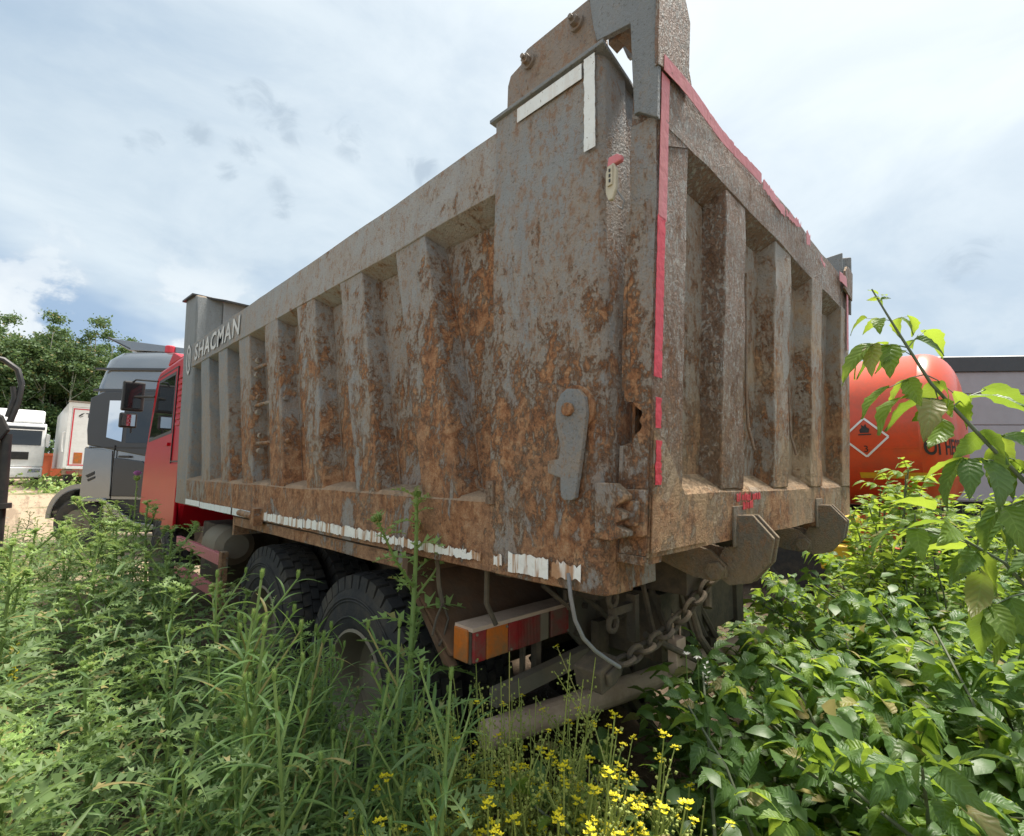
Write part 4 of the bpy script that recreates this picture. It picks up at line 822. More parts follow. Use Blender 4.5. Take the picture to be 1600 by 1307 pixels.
b = MB(); b.hexa([(-.06, -.02, -.02), (.06, -.02, -.02), (.14, -.02, .50), (.02, -.02, .50)], [(-.06, .02, -.02), (.06, .02, -.02), (.14, .02, .50), (.02, .02, .50)]); b.build('board', M['white'], ps)
for j in range(3):
    z0 = .08 + .14 * j; xo = z0 * .16
    b = MB(); b.hexa([(-.06 + xo, -.024, z0), (.06 + xo, -.024, z0 + .05), (.06 + xo, -.024, z0 + .11), (-.06 + xo, -.024, z0 + .06)], [(-.06 + xo, -.021, z0), (.06 + xo, -.021, z0 + .05), (.06 + xo, -.021, z0 + .11), (-.06 + xo, -.021, z0 + .06)]); b.build('stripe', M['black'], ps)

# ------------------------------------------------------------------ GREY SEMITRAILER behind the tank
sx_, sy_ = spot(1470, 9.4)
st = thing('semitrailer', 'long grey panelled semitrailer with dark top edge behind the orange tank', 'trailer', (sx_, sy_, 0), cyaw - math.radians(7))
b = MB(); b.box(-1.0, 11, 0, 2.5, 1.25, 3.92); sbox = b.build('box', M['tarp'], st)
for z0, z1 in ((1.27, 1.98), (2.0, 2.68), (2.70, 3.28), (3.30, 3.70)):
    b = MB(); b.box(-.98, 10.98, -.028, -.001, z0, z1); b.build('side_panel', M['tarp'], sbox, bevel=.006)
b = MB(); b.hexa([(-1.05, -.07, 3.72), (11.05, -.07, 3.72), (11.05, -.002, 3.72), (-1.05, -.002, 3.72)], [(-1.05, -.07, 4.0), (11.05, -.07, 4.0), (11.05, .1, 4.03), (-1.05, .1, 4.03)]); b.build('top_edge', M['roofdark'], sbox)
b = MB(); b.prism([(.1, 4.03), (.4, 4.12), (1.25, 4.18), (2.1, 4.12), (2.5, 4.03)], 'x', -.8, 11); b.build('roof_cover', M['white'], sbox)
for x0 in (-.4, .8, 2.0):
    b = MB(); b.lathe([(0, 0), (0, .3), (.03, .5), (.3, .5), (.33, .3)], (x0 + .5, .05, .5), 24, axis='y'); b.build('wheel', M['rubber'], st, smooth=True)
b = MB(); b.box(-.9, 10.8, .6, .8, .95, 1.24); b.box(-.9, 10.8, 1.7, 1.9, .95, 1.24); b.box(8, 8.2, .4, .6, .0, .95); b.box(8, 8.2, 1.9, 2.1, 0, .95); b.build('frame', M['black'], st)

# ------------------------------------------------------------------ FOREST EDGE
rf = random.Random(5)
def tree_proto(seed, h, w_):
    r = np.random.RandomState(seed); t = thing('forest_tree', 'tall leafy tree with a pale trunk in the dense forest edge behind the yard', 'tree', group='trees of the forest edge')
    b = MB(); pts = [(math.sin(i * .9 + seed) * .12 * i / 6, math.cos(i * 1.3 + seed) * .12 * i / 6, h * .9 * i / 6) for i in range(7)]
    b.tube(pts, [.16, .14, .125, .105, .085, .06, .03], 7)
    for _ in range(7):
        z0 = r.uniform(.35, .8) * h; a = r.uniform(0, 6.28); L = r.uniform(.6, 1.1) * w_; b.tube([(0, 0, z0), (L * .6 * math.cos(a), L * .6 * math.sin(a), z0 + L * .45), (L * math.cos(a), L * math.sin(a), z0 + L * .9)], [.05, .035, .015], 5)
    b.build('trunk', M['birch'], t, smooth=True)
    cs = []
    for _ in range(46):
        z = r.uniform(.25, 1.0); rad = w_ * (math.sin(min(1, (z - .22) / .78) * math.pi * .93) ** .7) * r.uniform(.35, 1.0); a = r.uniform(0, 6.28)
        cs.append((rad * math.cos(a), rad * math.sin(a), z * h, r.uniform(.5, 1.0)))
    n = 120; V = []; F = []
    for cx_, cy_, cz_, cr in cs:
        p = r.normal(0, 1, (n, 3)) * [cr * .55, cr * .55, cr * .38] + [cx_, cy_, cz_]
        d1 = r.normal(0, 1, (n, 3)); d1 /= np.linalg.norm(d1, axis=1)[:, None]; d2 = np.cross(d1, r.normal(0, 1, (n, 3))); d2 /= np.linalg.norm(d2, axis=1)[:, None]
        s_ = r.uniform(.10, .21, (n, 1))
        for i in range(n):
            k = len(V); V += [tuple(p[i] - d1[i] * s_[i]), tuple(p[i] + d2[i] * s_[i] * .55), tuple(p[i] + d1[i] * s_[i]), tuple(p[i] - d2[i] * s_[i] * .55)]; F.append((k, k + 1, k + 2, k + 3))
    b = MB(); b.v = V; b.f = F; b.mi = [0] * len(F); me = b.build('crown', M['forest'], t, smooth=True, sharp=180); return t
protos = [tree_proto(s, h, w_) for s, h, w_ in ((1, 15, 2.3), (2, 17, 2.5), (3, 13.5, 2.2), (4, 16, 2.0))]
index_children(); used = set()
for i in range(88):
    row = i % 4; y = 66 + 3.2 * row + rf.uniform(-1, 1)
    x = -14 + 31 * ((i // 4) / 21.0) + rf.uniform(-.9, .9) + row * .5
    p = protos[rf.randrange(4)]
    o = p if p.name not in used else copy_tree(p); used.add(p.name)
    s_ = rf.uniform(.85, .97) * (1.02 - .012 * max(0, x + 3)); o.location = (x, y, hgt(x, y) - .05); o['label'] = '%s pale-trunked leafy tree, %s, %s' % (('slim', 'broad', 'short', 'narrow')[protos.index(p)], ('in the front forest row', 'in the second forest row', 'in the third forest row', 'deep in the forest')[row], 'behind the hydraulic arm' if x < -1.5 else 'behind the white truck' if x < .6 else 'behind the box trailer' if x < 3.5 else 'behind the grey tractor unit' if x < 8 else 'behind the dump truck'); o.rotation_euler = (0, 0, rf.uniform(0, 6.28)); o.scale = (s_, s_, s_)
# understorey in front of the trunks: one mass of bushes
def leaf_mass(name, n, fn, size, mat, seed, label):
    r = np.random.RandomState(seed); P = fn(r, n); d1 = r.normal(0, 1, (n, 3)); d1 /= np.linalg.norm(d1, axis=1)[:, None]
    d2 = np.cross(d1, r.normal(0, 1, (n, 3))); d2 /= np.linalg.norm(d2, axis=1)[:, None]; s_ = r.uniform(size[0], size[1], (n, 1))
    V = np.stack([P - d1 * s_, P + d2 * s_ * .5, P + d1 * s_, P - d2 * s_ * .5], 1).reshape(-1, 3)
    F = np.arange(4 * n).reshape(-1, 4)
    me = bpy.data.meshes.new(name); me.from_pydata(V.tolist(), [], F.tolist()); me.materials.append(mat)
    o = bpy.data.objects.new(name, me); COL.objects.link(o); return tagp(o, label, kind='stuff')
def brush(r, n):
    x = r.uniform(-16, 20, n); y = r.uniform(62, 70, n); hh = 2.2 + 1.3 * np.sin(x * 1.7) + .8 * np.sin(x * 4.1); z = .03 * (y - 7) + r.uniform(0, 1, n) * hh; return np.stack([x, y, z], 1)
leaf_mass('forest_undergrowth', 9000, brush, (.12, .28), M['forest'], 8, 'dense bushes under the forest trees')
def tuft(r, n):
    k = r.randint(0, 9, n); cx_ = np.array([-2.3, -.2, .4, 3, 5, -5, -7, 1.6, 2.4])[k]; cy_ = np.array([27, 31.5, 27.6, 24, 30, 26, 33, 36, 33])[k]; q = r.normal(0, 1, (n, 3)) * [.55, .5, .28]
    return np.stack([cx_ + q[:, 0], cy_ + q[:, 1], .03 * (cy_ + q[:, 1] - 7) + np.abs(q[:, 2])], 1)
leaf_mass('yard_weeds', 2600, tuft, (.05, .13), M['thistle_tip'], 9, 'low tufts of weeds growing on the sandy yard')

r = np.random.RandomState(77); V = []; F = []
for i in range(1500):
    y = 8.5 + 26 * r.rand() ** 1.5; x = r.uniform(-5, 5) ; s_ = r.uniform(.012, .05); z = hgt(x, y); k = len(V); q = r.uniform(.7, 1.3, 6) * s_
    V += [(x - q[0], y, z), (x, y - q[1], z), (x + q[2], y, z), (x, y + q[3], z), (x + .3 * s_, y, z + q[4] * .7)]; F += [(k, k + 1, k + 4), (k + 1, k + 2, k + 4), (k + 2, k + 3, k + 4), (k + 3, k, k + 4)]
me = bpy.data.meshes.new('gravel'); me.from_pydata(V, [], F); me.materials.append(M['rim']); o = bpy.data.objects.new('gravel', me); COL.objects.link(o); tagp(o, 'loose stones scattered over the sandy yard', kind='stuff')
# ------------------------------------------------------------------ PLANTS
rg = random.Random(21)
def rot_to(d, roll=0.0):
    """matrix whose +X points along d"""
    d = Vector(d).normalized(); return d.to_track_quat('X', 'Z').to_matrix().to_4x4() @ Matrix.Rotation(roll, 4, 'X')
def mesh_from(name, V, F, mat, uv=None, smooth=True):
    me = bpy.data.meshes.new(name); me.from_pydata([tuple(v) for v in V], [], F); me.materials.append(mat)
    if smooth: me.polygons.foreach_set('use_smooth', [True] * len(F))
    if uv is not None:
        l = me.uv_layers.new(name='UVMap'); idx = np.zeros(len(me.loops), dtype=np.int32); me.loops.foreach_get('vertex_index', idx)
        l.data.foreach_set('uv', np.array(uv, dtype=np.float32)[idx].ravel())
    return me
def add_obj(name, me, parent, mw=None):
    o = bpy.data.objects.new(name, me); COL.objects.link(o); o.parent = parent
    if mw is not None: o.matrix_local = mw
    return o

def thistle_leaf(seed, lobes=6, L=1.0, W=.30):
    """pinnate spiny leaf, unit length along +X, arching and drooping, lobes twisted up and down"""
    r = random.Random(seed); V = []; F = []
    z = lambda u: .34 * u - .52 * u * u
    n = lobes
    for i in range(n + 1):
        u = i / n; w_ = .035 * (1 - u) + .004; V += [(u, -w_, z(u) + .01), (u, 0, z(u) - .008), (u, w_, z(u) + .01)]
    for i in range(n):
        a = i * 3; F += [(a, a + 3, a + 4, a + 1), (a + 1, a + 4, a + 5, a + 2)]
    for i in range(n):
        u = (i + .35) / n; env = math.sin(math.pi * min(1, u * .9 + .12)) ** .8
        for s in (-1, 1):
            l = W * env * r.uniform(.75, 1.1); tw = r.uniform(.1, .75) * (1 if (i % 2) else .35); zz = z(u)
            k = len(V); b0, b1 = u - .03, u + .045
            V += [(b0, s * .02, z(b0)), (b1, s * .02, z(b1)), (u + l * .34, s * l * .62, zz + l * tw * .5), (u + l * .85, s * l, zz + l * tw - .03), (u - l * .02, s * l * .74, zz + l * tw * .9 + .03)]
            F += [(k, k + 1, k + 2), (k + 2, k + 1, k + 3), (k, k + 2, k + 4)]
    return V, F
TL = [mesh_from('leaf', *thistle_leaf(s, n, 1, w_), M['thistle']) for s, n, w_ in ((1, 8, .22), (2, 9, .18), (3, 7, .24))]
TY = [mesh_from('leaf', *thistle_leaf(s, n, 1, w_), M['thistle_tip']) for s, n, w_ in ((4, 5, .26), (5, 6, .22))]
def lance_leaf(droop, W=.056):
    V = []; F = []; uv = []; n = 6
    for i in range(n + 1):
        u = i / n; w_ = W * math.sin(math.pi * min(.999, u * .94 + .06)) ** .8 * (1 - u * .35); zz = .30 * u - droop * u * u
        V += [(u, -w_, zz + w_ * .45), (u, 0, zz), (u, w_, zz + w_ * .45)]; uv += [(u, 0), (u, .5), (u, 1)]
    for i in range(n): a = i * 3; F += [(a, a + 3, a + 4, a + 1), (a + 1, a + 4, a + 5, a + 2)]
    return V, F, uv
LL = []
for d in (.25, .5, .75):
    v, f, uv = lance_leaf(d); LL.append(mesh_from('leaf', v, f, M['fleabane'], uv))
def head_mesh(seed):
    """spiny green thistle bud: egg of overlapping bracts with a tuft of spines"""
    r = random.Random(seed); V = []; F = []
    for ring in range(6):
        th = .25 + ring * .45; n = 9
        for j in range(n):
            a = (j + .5 * (ring % 2)) * 2 * math.pi / n; rr = math.sin(th) * .5; zz = .5 - math.cos(th) * .5
            d = Vector((math.cos(a), math.sin(a), 0)); c = d * rr + Vector((0, 0, zz)); t = Vector((-d.y, d.x, 0)) * .16
            tip = d * (rr + .34 * r.uniform(.7, 1.2)) + Vector((0, 0, zz + .30)); k = len(V); V += [c - t, c + t, tip]; F.append((k, k + 1, k + 2))
    k = len(V); n = 8
    for ring in range(5):
        th = ring * math.pi / 4
        for j in range(n): a = j * 2 * math.pi / n; V.append((math.cos(a) * math.sin(th) * .46, math.sin(a) * math.sin(th) * .46, .5 - math.cos(th) * .48))
    for ring in range(4):
        for j in range(n): F.append((k + ring * n + j, k + ring * n + (j + 1) % n, k + (ring + 1) * n + (j + 1) % n, k + (ring + 1) * n + j))
    return mesh_from('flower_head', V, F, M['thistle_tip'], smooth=False)
HM = [head_mesh(1), head_mesh(2)]

def stem_mesh(lines, mat, name='stem', spiny=0, n=6, seed=0):
    b = MB(); r = random.Random(seed)
    for pts, rad in lines:
        b.tube(pts, rad, n)
        if spiny:
            P = [Vector(p) for p in pts]
            for i in range(len(P) - 1):
                d = P[i + 1] - P[i]; L = d.length; m_ = int(L / .012); dn = d.normalized()
                r0 = rad[i] if hasattr(rad, '__len__') else rad
                for j in range(m_):
                    c = P[i] + d * ((j + r.random()) / max(1, m_)); a = r.uniform(0, 6.28); s = dn.orthogonal().normalized(); s = Matrix.Rotation(a, 3, dn) @ s
                    l = spiny * r.uniform(.5, 1.2); b.face([c + s * r0 * .7 - dn * .006, c + s * r0 * .7 + dn * .007, c + s * (r0 + l) + dn * l * .5])
    me = b.build(name, mat, None, smooth=True, sharp=60); m_ = me.data; bpy.data.objects.remove(me); return m_

def make_thistle(seed, label, group, H=1.4, rich=1.0, loc=(0, 0, 0), hero=False):
    r = random.Random(seed); t = thing('thistle', label, 'thistle', loc, 0, group)
    lean = (r.uniform(-.07, .07), r.uniform(-.07, .07))
    P = lambda q: Vector((lean[0] * q * H + .02 * math.sin(q * 7 + seed), lean[1] * q * H + .02 * math.cos(q * 6 + seed), q * H))
    lines = [([P(q) for q in np.linspace(0, 1, 12)], list(np.linspace(.018 if hero else .013, .007 if hero else .005, 12)))]
    ends = [(P(1), Vector((lean[0], lean[1], 1)))]
    for i in range(int(r.randint(4, 6) * rich)):
        q = r.uniform(.52, .93); a = r.uniform(0, 6.28); l = H * r.uniform(.10, .24) * (1.3 - q * .6); b0 = P(q); d = Vector((math.cos(a) * .62, math.sin(a) * .62, .8))
        b1 = b0 + d * l * .55; b2 = b0 + d * l + Vector((0, 0, l * .15)); lines.append(([b0, b1, b2], [.006, .005, .0035])); ends.append((b2, (b2 - b1)))
    t_st = add_obj('stem', stem_mesh(lines, M['thistle_tip' if hero else 'stem'], spiny=.017 if hero else .011, seed=seed), t)
    nleaf = int(24 * rich); ga = 2.4
    for i in range(nleaf):
        q = (.06 + .9 * (i / nleaf) ** .9); a = i * ga + r.uniform(-.3, .3); L = H * (.235 - .165 * q) * r.uniform(.8, 1.2) * 1.1
        up = r.uniform(.05, .55); d = (math.cos(a), math.sin(a), up); me = r.choice(TL if q < (.84 if not hero else .35) else TY)
        add_obj('leaf', me, t, Matrix.Translation(P(q)) @ rot_to(d, r.uniform(-.5, .5)) @ Matrix.Scale(L, 4))
    for e, d in ends:
        d = d.normalized()
        for j in range(5 if not hero else 6):   # tuft of young leaves round each head
            a = r.uniform(0, 6.28); o_ = Vector((math.cos(a), math.sin(a), r.uniform(.2, 1.0)))
            add_obj('leaf', r.choice(TY), t, Matrix.Translation(e - d * .015 * j) @ rot_to(o_, r.uniform(-.6, .6)) @ Matrix.Scale(H * r.uniform(.045, .075), 4))
        for j in range(2 if not hero else 3):
            s_ = r.uniform(.016, .024); add_obj('flower_head', r.choice(HM), t, Matrix.Translation(e + Vector((r.uniform(-.016, .016), r.uniform(-.016, .016), r.uniform(-.012, .016)))) @ d.to_track_quat('Z', 'Y').to_matrix().to_4x4() @ Matrix.Scale(s_, 4))
    return t

YT = [(-400, 830), (0, 825), (60, 815), (130, 780), (230, 762), (300, 800), (340, 845), (400, 850), (440, 868), (490, 950), (560, 965), (620, 965), (700, 1020), (745, 1075), (760, 1150), (930, 1200), (960, 1120), (1010, 1100), (1060, 1070), (1090, 1040),
      (1110, 1050), (1150, 1050), (1195, 1030), (1215, 955), (1300, 915), (1345, 800), (1400, 760), (1500, 800), (1600, 800), (2000, 780)]
def ytop(px):
    for (a, ya), (c, yc) in zip(YT, YT[1:]):
        if px <= c: return ya + (yc - ya) * (px - a) / (c - a)
    return 800
def px_of(x, y):
    d = Vector((x, y, 1.65)) - CAM; u = sum(R3[0][i] * d[i] for i in range(3)); q = sum(R3[2][i] * d[i] for i in range(3)); return 800 + FPX * u / max(q, .01), q
def max_h(x, y):
    """how tall the weeds stand here: they thin out round the wheels and the yard"""
    px, q = px_of(x, y)
    if q < .3: return 1.0
    return max(.12, 1.65 - (ytop(px) - 741) * q / 774)

def along(y): return ('before the rear wheel' if y < 1.2 else 'beside the rear wheel' if y < 2.2 else 'beside the second wheel' if y < 3.5 else 'beside the side guard' if y < 5.2 else 'beside the red cab' if y < 7.6 else 'by the sandy yard')
def across(x): return ('close to truck' if x > -.45 else 'in mid strip' if x > -1.3 else 'on outer side')
def size_word(h, lo, hi): return 'short' if h < lo else 'tall' if h > hi else 'mid-height'
def PLACE(x, y): return along(y) + ', ' + across(x)
def LEAN(e): return 'leaning inward' if e[1] > .045 else 'leaning outward' if e[1] < -.045 else 'upright'
LBL = 'tall green spiny thistle in the dense weeds along the left side of the truck'
GRP = 'thistles in the weeds beside the truck'
PR = [make_thistle(s, LBL, GRP, H=1.4, rich=rc) for s, rc in ((31, 1.0), (32, 1.15), (33, .9), (34, 1.1), (35, 1.0))]
# the single tall thistle in front of the rear wheels
hx, hy = -.02, .845
hero = make_thistle(71, 'tallest thistle, standing alone before the rear wheel with a budded top above the truck floor', 'single thistle before the wheel', H=1.56, rich=1.1, loc=(hx, hy, 0), hero=True)
index_children(); first = set(); n_th = 0; tries = 0
spots = []
while n_th < 84 and tries < 6000:
    tries += 1
    dep = 1.35 + 8.0 * rg.random() ** 1.35; px = rg.uniform(-330, 640); x, y = spot(px, dep)
    if x > -.06 and y > .3 or y < .1: continue
    if any((x - a) ** 2 + (y - c) ** 2 < (.10 + .016 * dep) ** 2 for a, c in spots): continue
    if abs(x - hx) < .1 and abs(y - hy) < .25: continue
    h = max_h(x, y) * rg.uniform(.72, 1.0)
    if dep < 2.0: h *= rg.uniform(.7, .95)
    if h < .45: continue
    spots.append((x, y)); p = PR[n_th % 5]
    o = p if p.name not in first else copy_tree(p); first.add(p.name)
    o.location = (x, y, hgt(x, y) - .01); s_ = min(h, 1.62) / 1.4 * .95; o.scale = (s_ * 1.1, s_ * 1.1, s_); o.rotation_euler = (rg.uniform(-.10, .10), rg.uniform(-.10, .10), rg.uniform(0, 6.28)); n_th += 1
    o['label'] = '%s green spiny thistle %s, %s' % (size_word(h, 1.1, 1.35), PLACE(x, y), LEAN(o.rotation_euler))

# lance-leaved weeds in front of the wheels
def make_lance(seed, H=1.0):
    r = random.Random(seed); t = thing('fleabane', 'upright weed with narrow lance leaves and pale buds before the rear wheel', 'weed', (0, 0, 0), 0, 'lance-leaved weeds in front of the wheels')
    P = lambda q: Vector((.03 * math.sin(q * 3 + seed), .03 * math.cos(q * 4 + seed), q * H))
    lines = [([P(q) for q in np.linspace(0, 1, 9)], list(np.linspace(.008, .003, 9)))]
    side = []
    for i in range(5):
        q = .55 + .08 * i; a = r.uniform(0, 6.28); l = H * .16; b0 = P(q); d = Vector((math.cos(a) * .5, math.sin(a) * .5, .85)); lines.append(([b0, b0 + d * l * .5, b0 + d * l], [.004, .003, .002])); side.append((b0, d, l))
    add_obj('stem', stem_mesh(lines, M['stem'], n=5), t)
    for i in range(46):
        q = .10 + .86 * i / 46; a = i * 2.4 + r.uniform(-.3, .3); L = (.175 - .09 * q) * r.uniform(.85, 1.2)
        add_obj('leaf', r.choice(LL), t, Matrix.Translation(P(q)) @ rot_to((math.cos(a), math.sin(a), r.uniform(.15, .75)), r.uniform(-.3, .3)) @ Matrix.Scale(L, 4))
    for b0, d, l in side:
        for j in range(4): a = r.uniform(0, 6.28); add_obj('leaf', r.choice(LL), t, Matrix.Translation(b0 + d * l * (.3 + .2 * j)) @ rot_to((math.cos(a) + d.x, math.sin(a) + d.y, .7)) @ Matrix.Scale(.075 * r.uniform(.8, 1.2), 4))
        add_obj('bud', HM[0], t, Matrix.Translation(b0 + d * l) @ Matrix.Diagonal((.008, .008, .020, 1)))
    add_obj('bud', HM[1], t, Matrix.Translation(P(1)) @ Matrix.Diagonal((.009, .009, .024, 1)))
    return t
PL = [make_lance(s) for s in (1, 2, 3, 4)]
index_children(); first = set(); n_l = 0; spots = []; tries = 0
while n_l < 40 and tries < 3000:
    tries += 1; dep = rg.uniform(1.15, 2.1); px = rg.uniform(330, 715); x, y = spot(px, dep)
    if x > .04 and y > .25 or (abs(x - hx) < .07 and abs(y - hy) < .07): continue
    if any((x - a) ** 2 + (y - c) ** 2 < .008 for a, c in spots): continue
    h = max_h(x, y) * rg.uniform(.62, 1.0)
    if h < .3: continue
    spots.append((x, y)); p = PL[n_l % 4]; o = p if p.name not in first else copy_tree(p); first.add(p.name)
    o.location = (x, y, -.01); o.scale = (max(.8, h), max(.8, h), h); o.rotation_euler = (rg.uniform(-.08, .08), rg.uniform(-.08, .08), rg.uniform(0, 6.28)); n_l += 1
    o['label'] = '%s weed with narrow lance leaves, %s, %s, %s' % (size_word(h, .65, .9), 'below the tail lamp' if y < .5 else 'next to the tallest thistle' if y < .85 else 'before the wheel rim', across(x), LEAN(o.rotation_euler))

# yellow mustard and a seedy rocket in the middle
def flower_mesh():
    V = []; F = []
    for c, rr in (((0, 0, 0), 1), ((.9, .3, -.5), .8), ((-.6, .8, -.4), .8), ((-.3, -.9, -.5), .75), ((.5, -.6, .35), .8)):
        for j in range(4):
            a = j * math.pi / 2 + c[0]; d = Vector((math.cos(a), math.sin(a), .25)); s = Vector((-math.sin(a), math.cos(a), 0)); k = len(V); o = Vector(c)
            V += [o, o + d * .45 * rr + s * .32 * rr, o + d * .85 * rr + Vector((0, 0, .05)), o + d * .45 * rr - s * .32 * rr]; F.append((k, k + 1, k + 2, k + 3))
    return mesh_from('flower', V, F, M['petal'], smooth=False)
FM = flower_mesh()
def make_mustard(seed, name, label, group, H, nb, flowers, seeds):
    r = random.Random(seed); t = thing(name, label, 'wildflower', (0, 0, 0), 0, group)
    lines = []; tips = []; pods = MB()
    for i in range(nb):
        a = r.uniform(0, 6.28); q = r.uniform(.0, .35) * H; sp_ = r.uniform(.08, .34) * H; hh = H * r.uniform(.68, 1.0)
        b0 = Vector((0, 0, q)); b2 = Vector((math.cos(a) * sp_, math.sin(a) * sp_, hh)); b1 = b0.lerp(b2, .5) + Vector((math.cos(a), math.sin(a), -.2)) * sp_ * .25
        pts = [b0, b0.lerp(b1, .5), b1, b1.lerp(b2, .5) + Vector((0, 0, .01)), b2]; lines.append((pts, [.0035, .003, .0025, .002, .0013])); tips.append((b2, 1.0))
        for j in range(r.randint(1, 3)):
            c0 = b1.lerp(b2, r.uniform(.0, .6)); a2 = r.uniform(0, 6.28); l = H * r.uniform(.08, .2); c2 = c0 + Vector((math.cos(a2) * l * .55, math.sin(a2) * l * .55, l * .8)); lines.append(([c0, c0.lerp(c2, .5), c2], [.002, .0015, .001])); tips.append((c2, .75))
    for pts, _ in lines:
        n = seeds if len(pts) == 5 else seeds // 2
        for j in range(n):
            q = .35 + .62 * j / n; k = min(len(pts) - 2, int(q * (len(pts) - 1))); p = Vector(pts[k]).lerp(Vector(pts[k + 1]), q * (len(pts) - 1) - k); a = j * 2.4; d = Vector((math.cos(a), math.sin(a), .55)).normalized(); e = p + d * r.uniform(.010, .018)
            s_ = r.uniform(.0030, .0046); pods.face([p, p + Vector((0, 0, .0012)), e])
            o1 = d.orthogonal().normalized() * s_; o2 = d.cross(o1)
            for u, v in ((o1, o2), (o2, -o1), (-o1, -o2), (-o2, o1)): pods.face([e, e + u + d * s_, e + d * s_ * 2.2]); pods.face([e + u + d * s_, e + v + d * s_, e + d * s_ * 2.2]); pods.face([e, e + v + d * s_, e + u + d * s_])
    add_obj('stem', stem_mesh(lines, M['mustard'], n=5), t)
    o = pods.build('seed_pods', M['mustard'], t); o['kind'] = 'stuff'
    for j in range(10):
        a = r.uniform(0, 6.28); z0 = r.uniform(.05, .5) * H; add_obj('leaf', r.choice(LL), t, Matrix.Translation((0, 0, z0)) @ rot_to((math.cos(a), math.sin(a), .6)) @ Matrix.Scale(r.uniform(.05, .10), 4))
    r.shuffle(tips)
    for e, k in tips[:flowers]: add_obj('flower', FM, t, Matrix.Translation(e) @ Matrix.Rotation(r.uniform(0, 6), 4, 'Z') @ Matrix.Scale(.0088 * k, 4))
    return t
mp = [make_mustard(s, 'mustard', 'small mustard plant with bright yellow flowers in front of the truck tail', 'yellow mustard plants', .62, 10, 20, 12) for s in (1, 2, 3)]
index_children(); first = set()
for i, (px, dep, h) in enumerate([(715, 1.35, 0.93), (745, 1.5, 0.87), (765, 1.3, 0.82), (790, 1.42, 0.95), (815, 1.28, 0.87), (838, 1.45, 0.91), (862, 1.3, 0.87), (885, 1.42, 0.93), (905, 1.3, 0.89), (930, 1.48, 0.97), (955, 1.35, 0.85), (985, 1.5, 0.87), (700, 1.5, 0.77), (800, 1.2, 0.77), (850, 1.15, 0.73), (905, 1.15, 0.71), (1010, 1.4, 0.69), (730, 1.25, 0.83), (775, 1.38, 0.91), (822, 1.36, 0.93), (848, 1.26, 0.87), (873, 1.24, 0.83), (895, 1.36, 0.91), (920, 1.22, 0.79), (760, 1.2, 0.77), (880, 1.5, 1.01), (828, 1.18, 0.77)]):
    p = mp[i % 3]; o = p if p.name not in first else copy_tree(p); first.add(p.name); x, y = spot(px, dep); o.location = (x, y, -.01); h -= .03; s_ = h / .62; o['label'] = '%s mustard plant with yellow flowers %s' % (size_word(h, .8, .91), 'beside the tallest thistle' if px < 770 else 'before the fallen pipe end' if px < 830 else 'below the wiry seeding weeds' if px < 890 else 'at the edge of the box elder shrubs'); o.scale = (s_, s_, s_); o.rotation_euler = (0, 0, rg.uniform(0, 6.28))
for i, (px, dep, h) in enumerate([(815, 1.56, 1.16), (775, 1.54, 1.0), (862, 1.6, 1.02), (832, 1.46, .92), (788, 1.48, .95), (858, 1.46, .86)]):
    o = make_mustard(40 + i, 'seedy_rocket', ('tallest wiry seeding weed, right below the tail lamp', 'wiry seeding weed at the lamp end beside the tyre', 'wiry seeding weed before the hanging grey hose', 'shorter wiry seeding weed before the pipe end', 'wiry seeding weed between tyre and pipe end', 'lowest wiry seeding weed beside the shrubs')[i], 'wiry seeding weeds below the tail lamp', h, 20 if i < 3 else 14, 8, 30); x, y = spot(px, dep); o.location = (x, y, 0)

# yellow flower spike and a purple thistle flower on the left
x, y = spot(56, 2.6)
mu = thing('mullein', 'slim weed with a bright yellow flower spike among green thistles', 'wildflower', (x, y, 0), 0)
add_obj('stem', stem_mesh([([(0, 0, 0), (.02, 0, .4), (0, 0, .78)], [.006, .005, .003])], M['stem']), mu)
for j in range(22): a = j * 2.4; add_obj('flower', FM, mu, Matrix.Translation((.012 * math.cos(a), .012 * math.sin(a), .55 + .010 * j)) @ Matrix.Rotation(a, 4, 'Z') @ Matrix.Scale(.009, 4))
for j in range(12): a = j * 2.4; add_obj('leaf', LL[j % 3], mu, Matrix.Translation((0, 0, .05 + .035 * j)) @ rot_to((math.cos(a), math.sin(a), .5)) @ Matrix.Scale(.10, 4))
x, y = spot(215, 4.6)
pt = thing('flowering_thistle', 'thistle with a single round pink purple flower below the red cab', 'thistle', (x, y, 0), 0)
add_obj('stem', stem_mesh([([(0, 0, 0), (.02, .02, .8), (.0, 0, 1.55)], [.010, .007, .004])], M['stem'], spiny=.01), pt)
add_obj('flower_head', HM[0], pt, Matrix.Translation((0, 0, 1.54)) @ Matrix.Scale(.045, 4))
fl = MB()
for j in range(60): a = j * 2.4; rr = .035 * math.sqrt(j / 60); fl.face([(0, 0, 1.575), (rr * math.cos(a) - .003, rr * math.sin(a), 1.615 + .02 * (1 - j / 60)), (rr * math.cos(a) + .003, rr * math.sin(a) + .002, 1.615 + .02 * (1 - j / 60))])
fl.build('flower', M['petal_purple'], pt)
for j in range(14): a = j * 2.4; add_obj('leaf', TL[j % 3], pt, Matrix.Translation((0, 0, .2 + .09 * j)) @ rot_to((math.cos(a), math.sin(a), .4)) @ Matrix.Scale(.22 - .011 * j, 4))

